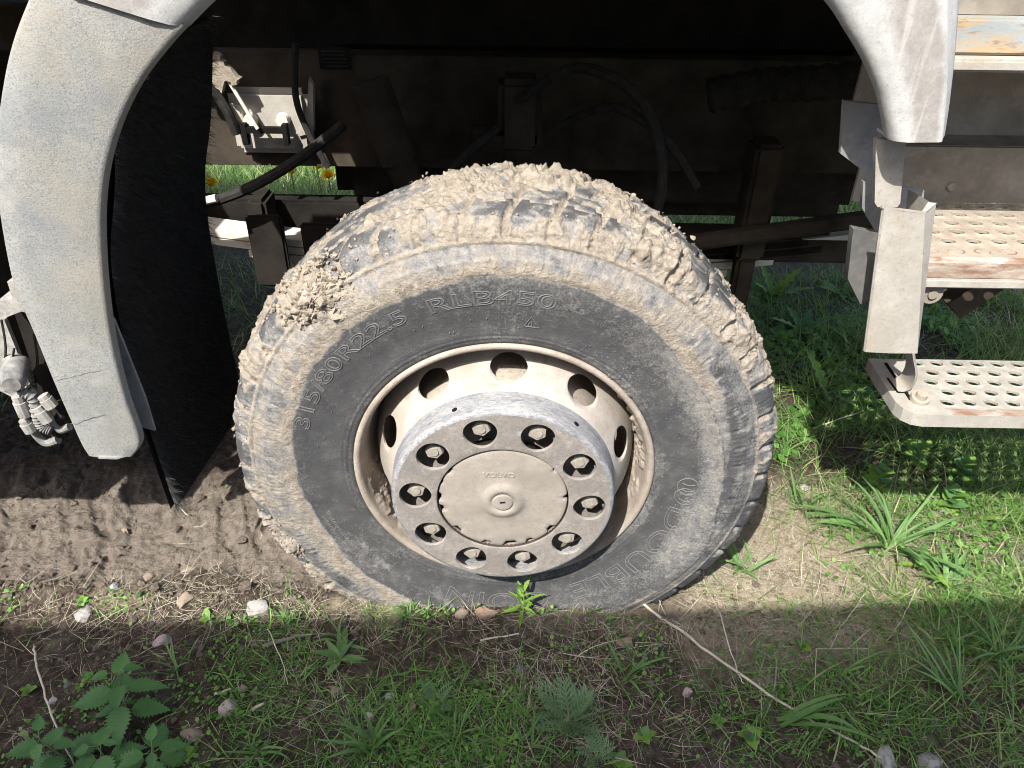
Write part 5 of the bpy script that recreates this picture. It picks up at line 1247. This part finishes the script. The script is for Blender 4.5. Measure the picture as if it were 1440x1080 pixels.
# ------------------------------------------------------------------ stalks and twigs
def stalk(pts, r, label, name='dry_stalk', mat=None, lift=.006, lifts=None, stiff=False):
    P = []
    for i, (a, c) in enumerate(pts):
        q = AG(a, c); P.append(Vector((q.x, q.y, GZ(q.x, q.y) + (lifts[i] if lifts else lift))))
    b = MB(); P = P if stiff else [q + Vector((random.gauss(0, .0012), random.gauss(0, .0012), 0)) for q in smooth_path(P, 5)]; b.tube(P, [r * (1 - .35 * k / len(P)) for k in range(len(P))], 7)
    return tag(b.build(name, mat or M_STALK), label, 'stalk')
stalk([(902, 855), (970, 900), (1050, 962), (1120, 1000), (1190, 1035), (1240, 1066)], .0032, 'long thick pale stalk lying across the purple stone', lifts=[.02, .018, .026, .014, .012, .01])
stalk([(1145, 990), (1146, 918), (1220, 916), (1222, 940), (1205, 955)], .0008, 'thin bent straw forming a right angle in the litter', lifts=[.01, .02, .02, .012, .008], stiff=True)
stalk([(580, 790), (610, 825), (640, 850)], .0016, 'pale straw leaning on the tyre left of the bright weed', lifts=[.07, .03, .005])
stalk([(62, 934), (66, 965), (78, 1010), (92, 1050), (104, 1079)], .0022, 'withered upright stalk left of the nettle', lifts=[.06, .06, .04, .02, .0])
stalk([(370, 912), (400, 903), (440, 890)], .0050, 'grey-brown stick at the shade edge', 'twig', M_TWIG)
stalk([(380, 895), (395, 930), (405, 965)], .0011, 'short straw crossing the dark soil', lifts=[.03, .02, .005])
stalk([(675, 903), (730, 897)], .0022, 'pale straw piece below the hub')
stalk([(300, 978), (325, 970)], .0030, 'broken straw end above the mauve cobble')
stalk([(355, 999), (372, 992)], .0036, 'short pale chip of stalk right of the mauve cobble')
stalk([(1010, 870), (1030, 940), (1045, 965)], .0014, 'thin straw crossing the thick stalk', lifts=[.03, .03, .02])
stalk([(1090, 935), (1088, 970), (1082, 992)], .0022, 'dark bent twig on the purple stone', 'twig', M_TWIG, lifts=[.03, .025, .012])
stalk([(1210, 850), (1180, 890), (1165, 915)], .0008, 'fine straw standing at the shade edge', lifts=[.05, .03, .01])
stalk([(1280, 845), (1265, 880), (1245, 905)], .0008, 'leaning straw at the shade edge right of the bare patch', lifts=[.05, .03, .01])
stalk([(250, 680), (247, 700), (262, 716)], .0014, 'frayed straw under the bristle flap', lifts=[.03, .02, .0])
stalk([(1130, 612), (1160, 603), (1210, 592)], .0022, 'pale straw at the edge of the step\'s shadow', lifts=[.01, .02, .03])

# ------------------------------------------------------------------ dandelions in the meadow
def head_mesh():
    b = MB(); r = random.Random(4); V = []; F = []
    for k in range(46):
        a = k * 2.4; e = .15 + .9 * (1 - k / 46); L = .021
        d = Vector((math.cos(a) * math.sin(e), math.sin(a) * math.sin(e), math.cos(e))); s = Vector((-math.sin(a), math.cos(a), 0)) * .0026
        base = len(V); V += [tuple(-s * .4), tuple(s * .4), tuple(d * L + s), tuple(d * L - s)]; F.append((base, base + 1, base + 2, base + 3))
    me = mesh_np('flower_head', np.array(V), np.array(F), smooth=False); me.materials.append(M_YELLOW); return me
HEAD = head_mesh(); r = random.Random(12)
spots = [(295, 262), (446, 238), (498, 243), (522, 246), (1060, 268), (1168, 320), (462, 250), (410, 246), (1045, 252)]
for (a, c) in spots:
    d = ray(a, c); t = 3.0
    for _ in range(400):                      # walk out to the sloping meadow
        q = Vector(CAM) + d * t
        if q.z < -0.16 * max(0, q.y - 1.2) + .30: break
        t += .02
    gz_ = GZ(q.x, q.y)
    o = tag(empty('dandelion_flower', (q.x, q.y, gz_)), 'yellow dandelion flower in the sunlit meadow beyond the truck', 'dandelion', 'dandelions in the meadow beyond the truck')
    b = MB(); top = Vector((q.x, q.y, max(q.z, gz_ + .12))); b.tube([Vector((q.x + .01, q.y + .01, gz_)), top], .0035, 6); b.build('stem', M_STEM, o)
    put('flower_head', HEAD, o, top, r.random() * 6, .5, 0, 2.1)
